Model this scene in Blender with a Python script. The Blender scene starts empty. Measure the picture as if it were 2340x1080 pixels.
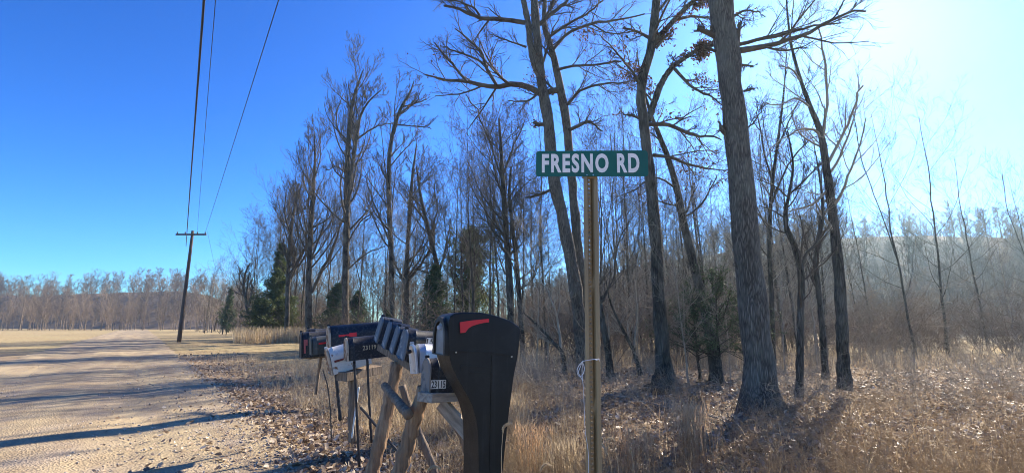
import bpy, bmesh, math, random
import numpy as np
from mathutils import Vector, Matrix
C = bpy.context.scene.collection
rs = np.random.RandomState(7)
random.seed(7)
TH = math.atan(200/1080); CT, ST = math.cos(TH), math.sin(TH); F = 1080.0; CH = 1.45
SUN_AZ, SUN_EL = math.radians(39.5), math.radians(31.5)

def P(px, py, Y):
    """world point on the plane y=Y that the photo shows at pixel px,py"""
    u = (px-1170)/F; v = (540-py)/F
    dy = CT - v*ST; dz = ST + v*CT; t = Y/dy
    return Vector((u*t, Y, CH+dz*t))
def PT(px, py, Y):
    v = (540-py)/F; return Y/(CT - v*ST)
def G(px, py, z=0.0):
    u = (px-1170)/F; v = (540-py)/F
    dz = ST + v*CT; t = (z-CH)/dz
    return Vector((u*t, (CT - v*ST)*t, z))

# ---------------------------------------------------------------- materials
def node_mat(name):
    m = bpy.data.materials.new(name); m.use_nodes = True
    nt = m.node_tree; nt.nodes.clear()
    out = nt.nodes.new('ShaderNodeOutputMaterial'); b = nt.nodes.new('ShaderNodeBsdfPrincipled')
    nt.links.new(b.outputs[0], out.inputs[0])
    return m, nt, b, out
def ramp(nt, src, stops):
    r = nt.nodes.new('ShaderNodeValToRGB'); e = r.color_ramp.elements
    while len(e) < len(stops): e.new(0.5)
    for k, (p, c) in enumerate(stops):
        e[k].position = p; e[k].color = (*c, 1)
    nt.links.new(src, r.inputs[0]); return r.outputs[0]
def coords(nt, scale=(1,1,1), kind='Object'):
    tc = nt.nodes.new('ShaderNodeTexCoord'); mp = nt.nodes.new('ShaderNodeMapping')
    mp.inputs['Scale'].default_value = scale
    nt.links.new(tc.outputs[kind], mp.inputs[0]); return mp.outputs[0]
def noise(nt, vec, scale, detail=4, rough=.55, dist=0):
    n = nt.nodes.new('ShaderNodeTexNoise'); n.inputs['Scale'].default_value = scale
    n.inputs['Detail'].default_value = detail; n.inputs['Roughness'].default_value = rough
    n.inputs['Distortion'].default_value = dist
    if vec is not None: nt.links.new(vec, n.inputs['Vector'])
    return n.outputs['Fac']
def mixc(nt, fac, a, b, mode='MIX'):
    m = nt.nodes.new('ShaderNodeMix'); m.data_type = 'RGBA'; m.blend_type = mode
    for sock, v in ((m.inputs[0], fac), (m.inputs[6], a), (m.inputs[7], b)):
        if isinstance(v, (int, float)): sock.default_value = v
        elif isinstance(v, tuple): sock.default_value = (*v, 1)
        else: nt.links.new(v, sock)
    return m.outputs[2]
def bump(nt, b, h, strength=.4, dist=.02):
    n = nt.nodes.new('ShaderNodeBump'); n.inputs['Strength'].default_value = strength
    n.inputs['Distance'].default_value = dist
    nt.links.new(h, n.inputs['Height']); nt.links.new(n.outputs[0], b.inputs['Normal'])
def simple(name, c1, c2=None, scale=8, rough=.6, metal=0, bmp=0, bscale=None, stretch=(1,1,1), spec=.5, lo=.35, hi=.65, rr=None):
    m, nt, b, out = node_mat(name)
    c2 = c2 or tuple(x*.7 for x in c1)
    v = coords(nt, stretch); n = noise(nt, v, scale, 6)
    nt.links.new(ramp(nt, n, [(lo, c1), (hi, c2)]), b.inputs['Base Color'])
    b.inputs['Roughness'].default_value = rough; b.inputs['Metallic'].default_value = metal
    b.inputs['Specular IOR Level'].default_value = spec
    if rr:
        mr = nt.nodes.new('ShaderNodeMapRange'); mr.inputs[3].default_value = rr[0]; mr.inputs[4].default_value = rr[1]
        nt.links.new(noise(nt, v, scale*2.3, 5), mr.inputs[0]); nt.links.new(mr.outputs[0], b.inputs['Roughness'])
    if bmp: bump(nt, b, noise(nt, v, bscale or scale*3, 5), bmp)
    return m
def bark(name, dark, light, s=26, strength=.9):
    m, nt, b, out = node_mat(name)
    v = coords(nt, (1,1,.085))
    vo = nt.nodes.new('ShaderNodeTexVoronoi'); vo.feature = 'DISTANCE_TO_EDGE'; vo.inputs['Scale'].default_value = s
    nz = nt.nodes.new('ShaderNodeTexNoise'); nz.inputs['Scale'].default_value = 6; nz.inputs['Detail'].default_value = 5
    nt.links.new(v, nz.inputs['Vector'])
    add = nt.nodes.new('ShaderNodeVectorMath'); add.operation = 'MULTIPLY_ADD'
    add.inputs[1].default_value = (.09,.09,.09)
    nt.links.new(nz.outputs['Color'], add.inputs[0]); nt.links.new(v, add.inputs[2])
    nt.links.new(add.outputs[0], vo.inputs['Vector'])
    c = ramp(nt, vo.outputs['Distance'], [(0, tuple(x*.45 for x in dark)), (.12, dark), (.4, light)])
    n2 = noise(nt, coords(nt, (1,1,.5)), 3.0, 5)
    c = mixc(nt, ramp(nt, n2, [(.4,(0,0,0)),(.7,(.55,.55,.55))]), c, (.26,.235,.175))
    nt.links.new(c, b.inputs['Base Color']); b.inputs['Roughness'].default_value = .9
    b.inputs['Specular IOR Level'].default_value = .2
    r = ramp(nt, vo.outputs['Distance'], [(0,(0,0,0)),(.22,(1,1,1))])
    mx = mixc(nt, .35, r, noise(nt, v, 60, 4))
    bump(nt, b, mx, strength, .03)
    return m
def tinted(name, stops, trans=.45, rough=.7, spec=.25):
    """leaf / blade material: colour from the per-face 'tint' value of each leaf, partly translucent"""
    m, nt, b, out = node_mat(name)
    a = nt.nodes.new('ShaderNodeAttribute'); a.attribute_name = 'tint'
    c = ramp(nt, a.outputs['Fac'], stops)
    nt.links.new(c, b.inputs['Base Color']); b.inputs['Roughness'].default_value = rough
    b.inputs['Specular IOR Level'].default_value = spec
    if trans:
        t = nt.nodes.new('ShaderNodeBsdfTranslucent'); nt.links.new(c, t.inputs[0])
        mx = nt.nodes.new('ShaderNodeMixShader'); mx.inputs[0].default_value = trans
        nt.links.new(b.outputs[0], mx.inputs[1]); nt.links.new(t.outputs[0], mx.inputs[2]); nt.links.new(mx.outputs[0], out.inputs[0])
    return m

M = {}
M['bark'] = bark('oak_bark', (.13,.105,.078), (.27,.222,.165), 42)
M['bark_dark'] = bark('dark_bark', (.05,.04,.029), (.145,.115,.085), 30)
M['twig'] = simple('twig_bark', (.135,.108,.076), (.068,.054,.038), 3, .85, spec=.3)
M['twig_grey'] = simple('grey_twig_bark', (.44,.37,.26), (.24,.195,.135), 2, .8, spec=.35)
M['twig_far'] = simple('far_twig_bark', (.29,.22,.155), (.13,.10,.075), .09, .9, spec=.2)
M['leaf_dead'] = tinted('dead_leaf', [(0,(.07,.035,.02)),(.5,(.15,.072,.04)),(1,(.25,.14,.08))], .3)
M['litter'] = tinted('litter_leaf', [(0,(.12,.08,.05)),(.45,(.31,.22,.14)),(.8,(.54,.415,.28)),(1,(.82,.70,.52))], .3, .5, .5)
M['grass'] = tinted('dry_grass', [(0,(.20,.145,.085)),(.5,(.45,.345,.21)),(1,(.78,.64,.42))], .5)
M['straw'] = tinted('straw_grass', [(0,(.36,.26,.14)),(.5,(.56,.43,.26)),(1,(.74,.62,.42))], .5)
M['sedge'] = tinted('broomsedge_blade', [(0,(.34,.185,.085)),(.5,(.54,.335,.17)),(1,(.78,.55,.34))], .5)
M['cedar'] = tinted('cedar_needles', [(0,(.055,.085,.035)),(.5,(.12,.155,.055)),(1,(.24,.24,.09))], .4, .6)
M['cedar_blue'] = tinted('dark_cedar_needles', [(0,(.035,.06,.03)),(.5,(.075,.115,.045)),(1,(.17,.20,.075))], .15, .6)
M['seed'] = tinted('foxtail_bristle', [(0,(.55,.42,.25)),(1,(.85,.74,.54))], .55)

def mailbox_paint(name, base, rust, lo, rough=.38, metal=0.0):
    m, nt, b, out = node_mat(name)
    v = coords(nt); n = noise(nt, v, 9, 8, .65); n2 = noise(nt, v, 45, 4)
    c = mixc(nt, ramp(nt, n, [(lo,(0,0,0)),(lo+.06,(1,1,1))]), base, rust)
    c = mixc(nt, ramp(nt, n2, [(.5,(0,0,0)),(.8,(.3,.3,.3))]), c, (.25,.23,.2))
    nt.links.new(c, b.inputs['Base Color']); b.inputs['Metallic'].default_value = metal; b.inputs['Specular IOR Level'].default_value = .35
    mr = nt.nodes.new('ShaderNodeMapRange'); mr.inputs[3].default_value = rough-.08; mr.inputs[4].default_value = rough+.28
    nt.links.new(noise(nt, v, 14, 6), mr.inputs[0]); nt.links.new(mr.outputs[0], b.inputs['Roughness'])
    bump(nt, b, noise(nt, v, 12, 3), .12, .01)
    return m
M['mb_black'] = mailbox_paint('black_mailbox_paint', (.012,.014,.018), (.05,.03,.02), .68)
M['mb_blue'] = mailbox_paint('navy_mailbox_paint', (.014,.026,.045), (.16,.16,.16), .62)
M['mb_grey'] = mailbox_paint('grey_mailbox_paint', (.07,.075,.065), (.12,.10,.08), .6)
M['mb_white'] = mailbox_paint('chipped_white_paint', (.62,.60,.54), (.22,.10,.04), .6, .5)
M['mb_silver'] = mailbox_paint('galvanised_metal', (.55,.56,.56), (.35,.33,.3), .6, .35, .75)
M['mb_rusty'] = mailbox_paint('rusty_mailbox_door', (.46,.36,.25), (.20,.11,.06), .5, .6)
M['mb_door_grey'] = mailbox_paint('scuffed_grey_door', (.21,.19,.165), (.10,.095,.09), .55, .5)
M['mb_door_blue'] = mailbox_paint('scuffed_navy_door', (.11,.14,.165), (.34,.32,.29), .57, .5)
M['plastic'] = simple('moulded_black_plastic', (.015,.0155,.0145), (.011,.0115,.011), 3, .42, spec=.35, bmp=.25, bscale=420, rr=(.34,.5))
m, nt, b, out = node_mat('moulded_black_plastic'); v = coords(nt)
c = mixc(nt, ramp(nt, noise(nt, v, 5, 7, .7), [(.48,(0,0,0)),(.75,(.5,.5,.5))]), (.019,.0165,.011), (.05,.046,.036))
c = mixc(nt, ramp(nt, noise(nt, coords(nt, (9,9,.5)), 3, 5), [(.56,(0,0,0)),(.78,(.35,.35,.35))]), c, (.075,.07,.06))
nt.links.new(c, b.inputs['Base Color']); b.inputs['Specular IOR Level'].default_value = .28
mr = nt.nodes.new('ShaderNodeMapRange'); mr.inputs[3].default_value = .30; mr.inputs[4].default_value = .58
nt.links.new(noise(nt, v, 11, 6), mr.inputs[0]); nt.links.new(mr.outputs[0], b.inputs['Roughness']); bump(nt, b, noise(nt, v, 380, 3), .2, .01)
M['plastic'] = m
M['flag'] = simple('red_flag', (.82,.02,.028), (.66,.018,.024), 6, .45)
M['flag_dull'] = simple('faded_dark_red_flag', (.20,.025,.02), (.13,.03,.025), 20, .6)
M['flag_pink'] = simple('faded_pink_flag', (.50,.12,.11), (.36,.07,.06), 20, .6)
M['screw'] = simple('zinc_screw', (.6,.6,.58), None, 20, .3, 1)
M['label'] = simple('white_sticker', (.74,.73,.68), (.6,.58,.52), 30, .5)
M['ink'] = simple('black_ink', (.02,.02,.02), (.05,.05,.05), 60, .5)
M['goldnum'] = simple('tarnished_numerals', (.62,.55,.38), (.36,.31,.22), 50, .4, .4)
M['wood'] = simple('weathered_wood', (.27,.195,.13), (.12,.085,.055), 7, .85, bmp=.6, bscale=16, stretch=(6,6,.7))
M['wood_log'] = simple('brown_log', (.44,.27,.145), (.18,.105,.055), 5, .85, bmp=.7, bscale=14, stretch=(6,6,.6))
M['plank'] = simple('grey_plank', (.44,.36,.27), (.24,.19,.14), 6, .85, bmp=.5, bscale=15, stretch=(1.2,6,6))
M['iron'] = simple('black_iron', (.012,.013,.016), (.05,.04,.035), 12, .5, .3)
M['green'] = simple('sign_green', (.008,.125,.072), (.01,.095,.06), 5, .45, rr=(.35,.6))
M['cream'] = simple('sign_letter_white', (.95,.86,.75), (.80,.70,.60), 30, .5, lo=.45, hi=.8)
M['post'] = simple('bronze_post', (.35,.25,.12), (.26,.18,.085), 4, .5, .1, rr=(.4,.65), stretch=(1,1,.3))
M['cord'] = simple('white_cord', (.8,.79,.76), (.6,.58,.55), 60, .8)
M['wire'] = simple('power_cable', (.012,.012,.014), None, 2, .5)
M['pole'] = simple('pole_timber', (.12,.085,.06), (.07,.05,.04), 3, .9, stretch=(4,4,.4))

# ---------------------------------------------------------------- mesh helpers
def mesh_np(name, V, Fc, mat=None, tint=None, smooth=False):
    """V (n,3); Fc (m,k) same-size faces or list of such arrays"""
    if not isinstance(Fc, (list, tuple)): Fc = [Fc]
    Fc = [f for f in Fc if len(f)]
    me = bpy.data.meshes.new(name)
    V = np.asarray(V, np.float32)
    loops = np.concatenate([f.ravel() for f in Fc]).astype(np.int32)
    tot = np.concatenate([np.full(len(f), f.shape[1], np.int32) for f in Fc])
    st = np.concatenate([[0], np.cumsum(tot)[:-1]]).astype(np.int32)
    me.vertices.add(len(V)); me.vertices.foreach_set('co', V.ravel())
    me.loops.add(len(loops)); me.loops.foreach_set('vertex_index', loops)
    me.polygons.add(len(tot)); me.polygons.foreach_set('loop_start', st); me.polygons.foreach_set('loop_total', tot)
    if smooth: me.polygons.foreach_set('use_smooth', np.ones(len(tot), bool))
    if tint is not None:
        a = me.attributes.new('tint', 'FLOAT', 'POINT'); a.data.foreach_set('value', np.asarray(tint, np.float32))
    me.update(calc_edges=True)
    if mat: me.materials.append(mat)
    return me
def link(name, me, parent=None, loc=None):
    o = bpy.data.objects.new(name, me); C.objects.link(o)
    if parent: o.parent = parent
    if loc is not None: o.location = loc
    return o
def tag(o, label=None, cat=None, group=None, kind=None):
    if label: o['label'] = label
    if cat: o['category'] = cat
    if group: o['group'] = group
    if kind: o['kind'] = kind
    return o
def thing(name, label, cat, loc=(0,0,0), group=None):
    o = bpy.data.objects.new(name, None); C.objects.link(o); o.location = loc
    o.empty_display_size = .2
    return tag(o, label, cat, group)
def unit(v): return v/np.maximum(np.linalg.norm(v, axis=-1, keepdims=True), 1e-9)

class Tubes:
    def __init__(s): s.g = []
    def add(s, Pn, Rn, k=3, cap=False):
        s.g.append((np.asarray(Pn, float), np.asarray(Rn, float), k, cap))
    def build(s, origin=(0,0,0)):
        Vs, Fs, Fn, base = [], [], [], 0
        for Pn, Rn, k, cap in s.g:
            m, n, _ = Pn.shape
            T = unit(np.gradient(Pn, axis=1)); D = unit(Pn[:,-1]-Pn[:,0])
            ref = np.where(np.abs(D[:,2:3]) > .8, np.array([[1.,0,0]]), np.array([[0,0,1.]]))[:,None,:]
            U = unit(np.cross(T, np.broadcast_to(ref, T.shape))); W = np.cross(T, U)
            a = np.arange(k)*2*np.pi/k
            ring = Pn[:,:,None,:] + Rn[:,:,None,None]*(np.cos(a)[None,None,:,None]*U[:,:,None,:] + np.sin(a)[None,None,:,None]*W[:,:,None,:])
            Vs.append(ring.reshape(-1,3))
            i = np.arange(n-1)[:,None]*k; j = np.arange(k)[None,:]; j2 = (j+1) % k
            q = np.stack([i+j, i+j2, i+k+j2, i+k+j], -1).reshape(-1,4)
            q = (q[None] + (base + np.arange(m)*n*k)[:,None,None]).reshape(-1,4); Fs.append(q)
            if cap:
                for mm in range(m):
                    b0 = base+mm*n*k
                    Fn.append(np.array([[b0+x for x in range(k)][::-1]])); Fn.append(np.array([[b0+(n-1)*k+x for x in range(k)]]))
            base += m*n*k
        V = np.concatenate(Vs) - np.asarray(origin)[None]
        return V, [np.concatenate(Fs)] + Fn
def resample(pts, n):
    pts = np.asarray(pts, float); d = np.r_[0, np.cumsum(np.linalg.norm(np.diff(pts[:,:3], axis=0), axis=1))]
    t = np.linspace(0, d[-1], n)
    # smooth interpolation (Catmull-ish by cubic hermite per axis)
    g = np.gradient(pts, d, axis=0)
    out = np.empty((n, pts.shape[1]))
    idx = np.clip(np.searchsorted(d, t, side='right')-1, 0, len(d)-2)
    h = (d[idx+1]-d[idx])[:,None]; s = ((t-d[idx])[:,None])/h
    out = (2*s**3-3*s**2+1)*pts[idx] + (s**3-2*s**2+s)*h*g[idx] + (-2*s**3+3*s**2)*pts[idx+1] + (s**3-s**2)*h*g[idx+1]
    return out
def spawn(Pp, Rp, nch, t0, t1, ang, lf, rf, npts, rng, up=.1, wander=.25, rmin=.004, tip=.35, fall=.5, lmin=0):
    m, n, _ = Pp.shape
    L = np.linalg.norm(np.diff(Pp, axis=1), axis=2).sum(1)
    par = np.repeat(np.arange(m), nch); K = len(par)
    t = (np.tile(np.arange(nch), m) + rng.rand(K))/nch*(t1-t0)+t0
    f = t*(n-1); i = np.clip(f.astype(int), 0, n-2); w = (f-i)[:,None]
    pos = Pp[par,i]*(1-w)+Pp[par,i+1]*w; r = (Rp[par,i]*(1-w[:,0])+Rp[par,i+1]*w[:,0])
    tan = unit(Pp[par,i+1]-Pp[par,i])
    rv = unit(rng.randn(K,3)); perp = unit(rv-(rv*tan).sum(1,keepdims=True)*tan)
    a = np.radians(ang[0]+(ang[1]-ang[0])*rng.rand(K))[:,None]
    d = unit(np.cos(a)*tan+np.sin(a)*perp + np.array([0,0,up]))
    ln = np.maximum(L[par]*(lf[0]+(lf[1]-lf[0])*rng.rand(K))*(1-fall*t), lmin)
    st = (ln/(npts-1))[:,None]
    pts = np.empty((K,npts,3)); pts[:,0] = pos
    for j in range(1, npts):
        pts[:,j] = pts[:,j-1]+d*st
        d = unit(d + rng.randn(K,3)*wander + np.array([0,0,up*.6]))
    r0 = np.maximum(r*rf, rmin)[:,None]
    R = r0*(1-(1-tip)*np.linspace(0,1,npts)[None])
    return pts, np.maximum(R, rmin*.7)

def leaves_geo(pos, ln, rng, tlo=0, thi=1, flat=None, wid=.55, hang=0.0):
    """folded leaf shapes: 2 triangles each side of a midrib (6 verts, 4 tris)"""
    K = len(pos); ln = np.asarray(ln)[:,None]
    d = rng.randn(K,3)
    if flat is not None: d[:,2] *= flat
    d[:,2] -= hang; d = unit(d)
    nrm = rng.randn(K,3)
    if flat is not None: nrm[:,2] = np.abs(nrm[:,2])+1.2/(flat+.15)*.5
    s = unit(np.cross(d, nrm)); up = np.cross(s, d)
    w = ln*wid*.5*(.7+.6*rng.rand(K,1)); c = ln*(rng.rand(K,1)-.3)*.45
    v0 = pos; tipp = pos+d*ln + up*c*.8; mid = pos+d*ln*.5
    a = pos+d*ln*.33+s*w+up*c; b = pos+d*ln*.33-s*w+up*c
    a2 = pos+d*ln*.72+s*w*.75+up*c*1.2; b2 = pos+d*ln*.72-s*w*.75+up*c*1.2
    V = np.stack([v0,a,a2,tipp,b2,b,mid],1).reshape(-1,3)
    o = np.arange(K)[:,None,None]*7
    tri = (np.array([[0,1,6],[1,2,6],[2,3,6],[3,4,6],[4,5,6],[5,0,6]])[None]+o).reshape(-1,3)
    tint = np.repeat(tlo+(thi-tlo)*rng.rand(K), 7)
    return V, tri, tint
def blades_geo(base, h, rng, tlo=0, thi=1, wid=.004, lean=.5, seg=4, curl=.6, ldir=None):
    K = len(base); h = np.asarray(h)[:,None]
    az = rng.rand(K)*2*np.pi; ld = np.stack([np.cos(az), np.sin(az), np.zeros(K)],1)
    if ldir is not None: ld = unit(ld+np.array(ldir))
    le = (lean*(.2+rng.rand(K))**1.3)[:,None]
    side = np.stack([-ld[:,1], ld[:,0], np.zeros(K)],1); rot = rng.rand(K,1)*2-1
    side = unit(side+ld*rot)
    pts = []
    for j in range(seg+1):
        s = j/seg
        p = base + np.array([0,0,1])*h*(s-.28*curl*le*s*s*s) + ld*h*(le*s*.35+le*curl*s*s*.75)
        wv = side*(wid*(1-s*.85))*(.6+.8*h)
        pts += [p-wv, p+wv]
    V = np.stack(pts,1).reshape(-1,3); n = 2*(seg+1)
    f = np.array([[2*j,2*j+1,2*j+3,2*j+2] for j in range(seg)])
    Q = (f[None]+np.arange(K)[:,None,None]*n).reshape(-1,4)
    return V, Q, np.repeat(tlo+(thi-tlo)*rng.rand(K), n)
def join_geo(parts):
    """parts: list of (V,F,tint); same face size -> merged"""
    Vs, Ts, Fd, base = [], [], {}, 0
    for V, Fa, T in parts:
        Vs.append(V); Ts.append(T); Fd.setdefault(Fa.shape[1], []).append(Fa+base); base += len(V)
    return np.concatenate(Vs), [np.concatenate(x) for x in Fd.values()], np.concatenate(Ts)

# ---------------------------------------------------------------- ground
def vnoise(x, y, s, seed=0):
    r = np.random.RandomState(seed); tot = 0
    for k in range(5):
        a, b, p = r.randn()*s*(1.7**k), r.randn()*s*(1.7**k), r.rand()*6.28
        q = r.rand()*6.28
        tot = tot + np.sin(a*x+b*y+p+1.3*np.sin(b*.7*x-a*.7*y+q))*.62**k
    return tot/2.2
def side_s(x, y): return (x+1.78)*.79+(y-4.9)*.61        # metres right of the road's edge
def sstep(a, b, x):
    t = np.clip((x-a)/(b-a), 0, 1); return t*t*(3-2*t)
def gz(x, y):
    x = np.asarray(x, float); y = np.asarray(y, float)
    s = side_s(x, y); m = sstep(.1, 1.6, s)+sstep(-5.9, -7.4, s)
    far = 1-sstep(40, 90, np.hypot(x, y))
    h = m*(.05*vnoise(x, y, .9, 3)+.09*vnoise(x, y, .25, 5)*far-.02)
    h = h - .05*sstep(.0,.9,s)*(1-sstep(.9,2.2,s))
    return h
def field_mask(x, y):
    """1 where the pale mown field lies (left of and behind the wood)"""
    e = 20+1.2*vnoise(x, y, .3, 9)
    lf = sstep(0, 4, -(x+3.5)-(30-y)*.12)*sstep(13, 17, y+.8*vnoise(x, y, .5, 4))*sstep(1.5,3.5,side_s(x,y))
    return np.maximum(sstep(e, e+6, y), lf)
def axis(fine0, fine1, step, lo, hi):
    a = [fine0]; s = step
    while a[-1] > lo: s *= 1.16; a.append(a[-1]-s)
    b = list(np.arange(fine0+step, fine1, step)); s = step
    while b[-1] < hi: s *= 1.16; b.append(b[-1]+s)
    return np.array(a[::-1]+b)
gx = axis(-12, 12, .12, -900, 900); gy = axis(0, 16, .12, -60, 1500)
X, Y = np.meshgrid(gx, gy); Z = gz(X, Y)
nx, ny = len(gx), len(gy)
idx = np.arange(nx*ny).reshape(ny, nx)
Q = np.stack([idx[:-1,:-1], idx[:-1,1:], idx[1:,1:], idx[1:,:-1]], -1).reshape(-1,4)
me = mesh_np('ground', np.stack([X,Y,Z],-1).reshape(-1,3), Q, None, field_mask(X, Y).ravel(), True)
m, nt, b, out = node_mat('leaf_litter_and_field')
v = coords(nt)
n1 = noise(nt, v, 14, 8, .7); n2 = noise(nt, v, 1.1, 5); n3 = noise(nt, v, 70, 3)
lit = ramp(nt, n1, [(.3,(.09,.062,.04)),(.5,(.27,.20,.13)),(.62,(.43,.33,.225)),(.72,(.60,.48,.35))])
lit = mixc(nt, ramp(nt, n2, [(.4,(0,0,0)),(.65,(.6,.6,.6))]), lit, (.33,.25,.155))
fld = ramp(nt, noise(nt, v, 3.5, 7, .65), [(.3,(.16,.115,.055)),(.5,(.36,.27,.14)),(.7,(.54,.42,.24))])
fld = mixc(nt, ramp(nt, noise(nt, v, .22, 4), [(.42,(0,0,0)),(.65,(.55,.55,.55))]), fld, (.36,.31,.16))
at = nt.nodes.new('ShaderNodeAttribute'); at.attribute_name = 'tint'
nt.links.new(mixc(nt, at.outputs['Fac'], lit, fld), b.inputs['Base Color'])
b.inputs['Roughness'].default_value = .95; b.inputs['Specular IOR Level'].default_value = .1
bump(nt, b, mixc(nt, .5, n1, n3), .9, .04)
me.materials.append(m)
tag(link('ground', me), kind='structure')

# gravel road: a sheet 12 mm over the ground, ragged along its edges
us = np.concatenate([np.arange(-14, 22, .12), np.arange(22, 170, 1.2)])
ws = np.linspace(0, 1, 44)
d = np.array([-.61, .79]); d /= np.linalg.norm(d); nn = np.array([-d[1], d[0]])   # nn points left of travel
e0 = np.array([-1.78, 4.9])
Vr = []
for k, u in enumerate(us):
    j = .16*vnoise(u, 0*u, 2.2, 21)+.10*vnoise(u, 0*u, 7, 22); j2 = .2*vnoise(u, 0*u, 1.5, 23)
    for w in ws:
        off = j+(5.6+j2-j)*w
        p = e0+d*u+nn*off
        rut = -.022*math.exp(-((w-.27)/.07)**2)-.022*math.exp(-((w-.70)/.07)**2)+.02*math.exp(-((w-.5)/.12)**2)
        Vr.append((p[0], p[1], .034+rut+.008*vnoise(p[0], p[1], 2.0, 24)-(.012 if w in (0,1) else 0)))
Vr = np.array(Vr); a = np.arange(len(us)*len(ws)).reshape(len(us), len(ws))
Q = np.stack([a[:-1,:-1], a[1:,:-1], a[1:,1:], a[:-1,1:]], -1).reshape(-1,4)
me = mesh_np('gravel_road', Vr, Q, None, None, True)
m, nt, b, out = node_mat('sandy_gravel'); v = coords(nt)
c = ramp(nt, noise(nt, v, 34, 9, .8), [(.30,(.09,.065,.042)),(.46,(.27,.20,.125)),(.58,(.35,.275,.165)),(.72,(.55,.45,.31))])
c = mixc(nt, ramp(nt, noise(nt, v, 1.3, 5), [(.45,(0,0,0)),(.7,(.6,.6,.6))]), c, (.40,.33,.26))
vo = nt.nodes.new('ShaderNodeTexVoronoi'); vo.inputs['Scale'].default_value = 42; nt.links.new(v, vo.inputs['Vector'])
c = mixc(nt, ramp(nt, vo.outputs['Distance'], [(.12,(.45,.45,.45)),(.3,(0,0,0))]), c, (.30,.26,.22))
tc = nt.nodes.new('ShaderNodeTexCoord'); mp = nt.nodes.new('ShaderNodeMapping'); mp.vector_type = 'TEXTURE'
mp.inputs['Rotation'].default_value = (0, 0, math.atan2(.79, -.61)); mp.inputs['Scale'].default_value = (9, 1, 1)
nt.links.new(tc.outputs['Object'], mp.inputs[0])
tr = noise(nt, mp.outputs[0], 1.6, 5, .6)
c = mixc(nt, ramp(nt, tr, [(.42,(0,0,0)),(.62,(.75,.75,.75))]), c, (.47,.37,.215))
c = mixc(nt, ramp(nt, noise(nt, mp.outputs[0], 3.7, 4), [(.55,(0,0,0)),(.72,(.6,.6,.6))]), c, (.28,.215,.145))
nt.links.new(c, b.inputs['Base Color']); b.inputs['Roughness'].default_value = .92; b.inputs['Specular IOR Level'].default_value = .2
bump(nt, b, mixc(nt, .5, vo.outputs['Distance'], noise(nt, v, 25, 8, .8)), .8, .03)
me.materials.append(m)
tag(link('gravel_road', me), kind='structure')
# loose stones on the road
K = 9000; r = np.random.RandomState(31)
u = r.rand(K)**1.6*22-1; w = r.rand(K)*5.4+.0
w = np.where(r.rand(K) < .45, r.rand(K)**2*.9, w)
pp = e0[None]+d[None]*u[:,None]+nn[None]*w[:,None]
sz = .006+.016*r.rand(K)**3
oct_ = np.array([[1,0,0],[0,1,0],[-1,0,0],[0,-1,0],[0,0,.7],[0,0,-.7]])
V = (np.c_[pp, np.full(K,.036)][:,None,:] + oct_[None]*sz[:,None,None]*(.6+.8*r.rand(K,6,1)))
of = np.array([[0,1,4],[1,2,4],[2,3,4],[3,0,4],[1,0,5],[2,1,5],[3,2,5],[0,3,5]])
me = mesh_np('loose_gravel', V.reshape(-1,3), (of[None]+np.arange(K)[:,None,None]*6).reshape(-1,3), simple('stone', (.55,.48,.39), (.28,.23,.19), 9, .9), None)
tag(link('loose_gravel', me), 'small loose stones lying on the sandy gravel road', 'gravel', kind='stuff')

# wooded ridges far off
def ridge(name, pts, depth, seed):
    """pts: (px, py, Y) skyline"""
    sk = np.array([list(P(*p)) for p in pts]); n = 60
    sk = resample(sk, n); rows = 14; Vv = []
    for j in range(rows):
        s = j/(rows-1)*1.6
        h = 1-abs(s-1)**1.3 if s < 1 else 1-(s-1)*.8
        for i in range(n):
            p = sk[i]; o = unit(np.array([p[0], p[1], 0]))
            q = p - o*depth*(1-s)
            Vv.append((q[0], q[1], max(-.5, (p[2]+1.5)*(s if s < 1 else h)-1.5 + .8*float(vnoise(q[0], q[1], .06, seed)) if j else -1.5)))
    a = np.arange(rows*n).reshape(rows, n)
    Q = np.stack([a[:-1,:-1], a[:-1,1:], a[1:,1:], a[1:,:-1]], -1).reshape(-1,4)
    me = mesh_np(name, np.array(Vv), Q, simple('wooded_slope_ground', (.20,.15,.11), (.11,.085,.065), .35, 1, spec=.1), None, True)
    tag(link(name, me), kind='structure'); return np.array(Vv).reshape(rows, n, 3)
hillL = ridge('distant_hill', [(-250,668,210),(100,672,200),(300,668,195),(450,670,190),(520,688,190),(620,715,190),(760,732,190)], 70, 41)
hillR = ridge('wooded_hill', [(1180,735,150),(1330,650,150),(1480,600,150),(1650,575,145),(1800,552,140),(1950,545,135),(2200,540,125),(2500,560,115),(2800,600,110)], 70, 42)

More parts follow.
